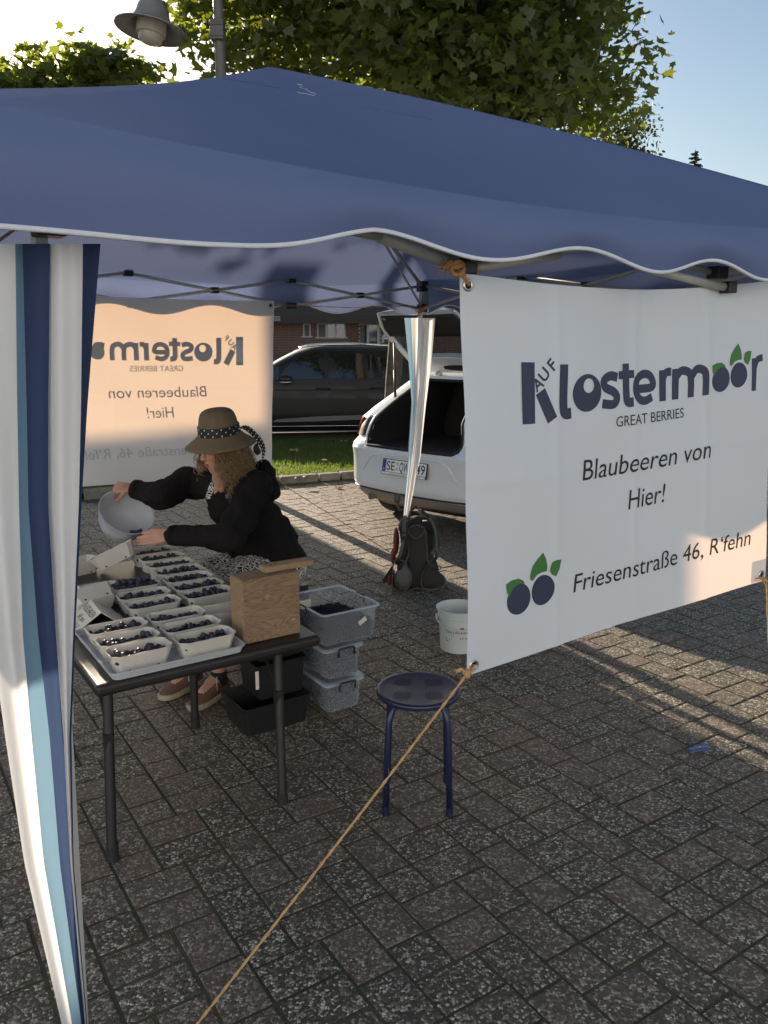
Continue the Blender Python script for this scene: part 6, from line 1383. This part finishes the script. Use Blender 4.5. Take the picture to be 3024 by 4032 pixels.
# ------------------------------------------------------------------ backpack
bp = thing('backpack', 'dark grey trekking backpack standing on the paving by the tent leg', 'backpack', G(1640, 2335))
YB = 5.40
def q3(px_, py_, dy=0.0): return P(px_, py_, YB + dy)
b = B(); b.ell(q3(1648, 2110, .12), (.135, .10, .15)); b.ell(q3(1645, 2240, .13), (.150, .115, .155)); b.capsule(q3(1605, 2075, .10), q3(1690, 2075, .10), .07, .07); b.capsule(q3(1590, 2290, .12), q3(1705, 2290, .12), .085, .085)
pbk = fused(b, 'pack_body', M_['pack'], bp, .009, 5, .5, disp=lambda co, n: .006 * noise.noise(co * 22))
def padded(name, outline, m, y0, th, parent=bp, rnd=.008):
    b = B(); n = len(outline); c = sum((q3(x, y, y0 - th) for x, y in outline), Vector()) / n
    rs = [[q3(x, y, y0) for x, y in outline], [q3(x, y, y0 - th * .6) for x, y in outline], [c + (q3(x, y, y0 - th) - c) * .90 for x, y in outline], [c + (q3(x, y, y0 - th * 1.15) - c) * .5 for x, y in outline]]
    b.rings(rs, True); return b.obj(name, m, parent, 50, world=True)
padded('back_panel', [(1612, 2075), (1640, 2064), (1672, 2075), (1686, 2100), (1684, 2190), (1676, 2230), (1690, 2270), (1692, 2312), (1600, 2312), (1604, 2270), (1614, 2230), (1604, 2190), (1602, 2100)], M_['packmesh'], .03, .035)
padded('upper_pad', [(1608, 2082), (1637, 2066), (1670, 2080), (1664, 2102), (1637, 2119), (1612, 2102)], M_['packmesh'], -.005, .014)
def piping(name, pts, r, m, flat=None, parent=bp, close=False, dy=-.02):
    b = B(); pp = [q3(x, y, (d_[0] if d_ else dy)) for x, y, *d_ in pts]
    out = []; n = len(pp)
    for i in range(n - 1):
        p0, p1, p2, p3 = pp[max(i - 1, 0)], pp[i], pp[i + 1], pp[min(i + 2, n - 1)]
        for k in range(5): t = k / 5.0; out.append(0.5 * ((2 * p1) + (p2 - p0) * t + (2 * p0 - 5 * p1 + 4 * p2 - p3) * t * t + (3 * p1 - p0 - 3 * p2 + p3) * t ** 3))
    out.append(pp[-1]); b.tube(out, r, 8, True, flat); return b.obj(name, m, parent, True, world=True)
piping('pad_piping', [(1608, 2082), (1637, 2067), (1670, 2080), (1664, 2102), (1637, 2119), (1612, 2102), (1608, 2082)], .0042, M_['packgrey'], dy=-.012)
piping('panel_piping', [(1604, 2105), (1610, 2170), (1600, 2205), (1594, 2215)], .006, M_['packgrey'], dy=.0); piping('panel_piping', [(1676, 2090), (1680, 2160), (1684, 2205), (1694, 2220)], .006, M_['packgrey'], dy=.0)
for nm, pts in (('shoulder_strap', [(1612, 2050, .05), (1596, 2072, -.005), (1594, 2110, -.02), (1592, 2150, -.015), (1578, 2195, -.01), (1562, 2218, .03)]), ('shoulder_strap', [(1672, 2052, .05), (1696, 2056, .0), (1716, 2085, -.01), (1723, 2130, -.01), (1722, 2185, -.005), (1704, 2215, .0)])):
    piping(nm, pts, .023, M_['pack'], .45)
for pts in ([(1596, 2030, -.02), (1592, 2065, -.045), (1591, 2105, -.05), (1588, 2130, -.045), (1576, 2180, -.04), (1566, 2205, -.02)], [(1690, 2040, -.01), (1705, 2062, -.035), (1716, 2100, -.04), (1720, 2150, -.03), (1724, 2185, -.02), (1700, 2206, -.01), (1690, 2218, -.01)], [(1566, 2205, -.02), (1594, 2212, -.02), (1606, 2240, -.02)]):
    piping('webbing', pts, .012, M_['packgrey'], .28)
b = B(); b.box(q3(1588, 2120, -.06), (.034, .008, .03)); b.box(q3(1588, 2098, -.058), (.028, .01, .014)); b.box(q3(1568, 2205, -.04), (.03, .012, .02)); b.box(q3(1546, 2257, .0), (.03, .012, .03)); b.obj('buckles', M_['blackpl'], bp, world=True, bevel=.003)
piping('top_handle', [(1610, 2035, .04), (1618, 2008, .03), (1632, 1991, .03), (1645, 1995, .03), (1656, 2020, .04), (1660, 2036, .05)], .0075, M_['packgrey'])
piping('lid_strap', [(1655, 2010, .06), (1672, 2020, .06), (1690, 2040, .05)], .016, M_['pack'], .6)
padded('hip_belt_wing', [(1590, 2220), (1606, 2238), (1618, 2262), (1616, 2292), (1604, 2312), (1576, 2312), (1560, 2292), (1558, 2264), (1568, 2246), (1582, 2242)], M_['packgrey'], .0, .045)
padded('hip_belt_wing', [(1688, 2222), (1692, 2245), (1724, 2250), (1746, 2268), (1752, 2290), (1738, 2308), (1700, 2314), (1668, 2310), (1662, 2275), (1670, 2245)], M_['packmesh'], .0, .045)
piping('wing_piping', [(1590, 2220), (1608, 2240), (1619, 2264), (1616, 2295), (1603, 2316), (1575, 2314), (1558, 2294), (1557, 2262), (1570, 2244)], .005, M_['packgrey'], dy=-.02)
piping('wing_piping', [(1688, 2220), (1668, 2248), (1660, 2280), (1664, 2312), (1700, 2320), (1740, 2310), (1754, 2290), (1746, 2266)], .005, M_['packgrey'], dy=-.02)
piping('belt_edge', [(1600, 2330, .02), (1640, 2316, .0), (1690, 2322, .0), (1745, 2306, .0)], .006, M_['packgrey'])
b = B(); b.ell(q3(1560, 2130, .14), (.022, .07, .10)); b.ell(q3(1548, 2190, .15), (.018, .06, .06)); b.ell(q3(1534, 2278, .10), (.024, .05, .050)); fused(b, 'side_pocket', M_['packred'], bp, .007, 3, .5)
b = B(); b.add([q3(1545, 2225, .08), q3(1505, 2285, .06), q3(1512, 2300, .06), q3(1552, 2250, .08)], [(0, 1, 2, 3)]); b.obj('side_flap', M_['pack'], bp, world=True, solid=.004)
for pts in ([(1552, 2205, .0), (1546, 2250, -.02), (1545, 2300, -.02), (1546, 2338, -.02)], [(1690, 2318, .0), (1686, 2340, -.03), (1685, 2356, -.04)], [(1752, 2296, .0), (1742, 2312, -.02), (1736, 2320, -.02)], [(1600, 2322, .0), (1588, 2334, -.03), (1596, 2346, -.05)], [(1560, 2340, -.05), (1525, 2352, -.06), (1468, 2350, -.06)]):
    piping('loose_strap', pts, .0105, M_['packgrey'], .3)
piping('drink_tube', [(1722, 2050, .03), (1735, 2080, .0), (1745, 2100, .01)], .004, M_['pack'])
b = B(); b.lathe([(.012, -.004), (.018, 0), (.012, .004), (.012, -.004)], 14, T(q3(1728, 2235, .04)) @ Matrix.Rotation(math.pi / 2, 4, 'X')); b.obj('side_ring', M_['blackpl'], bp, True, world=True)
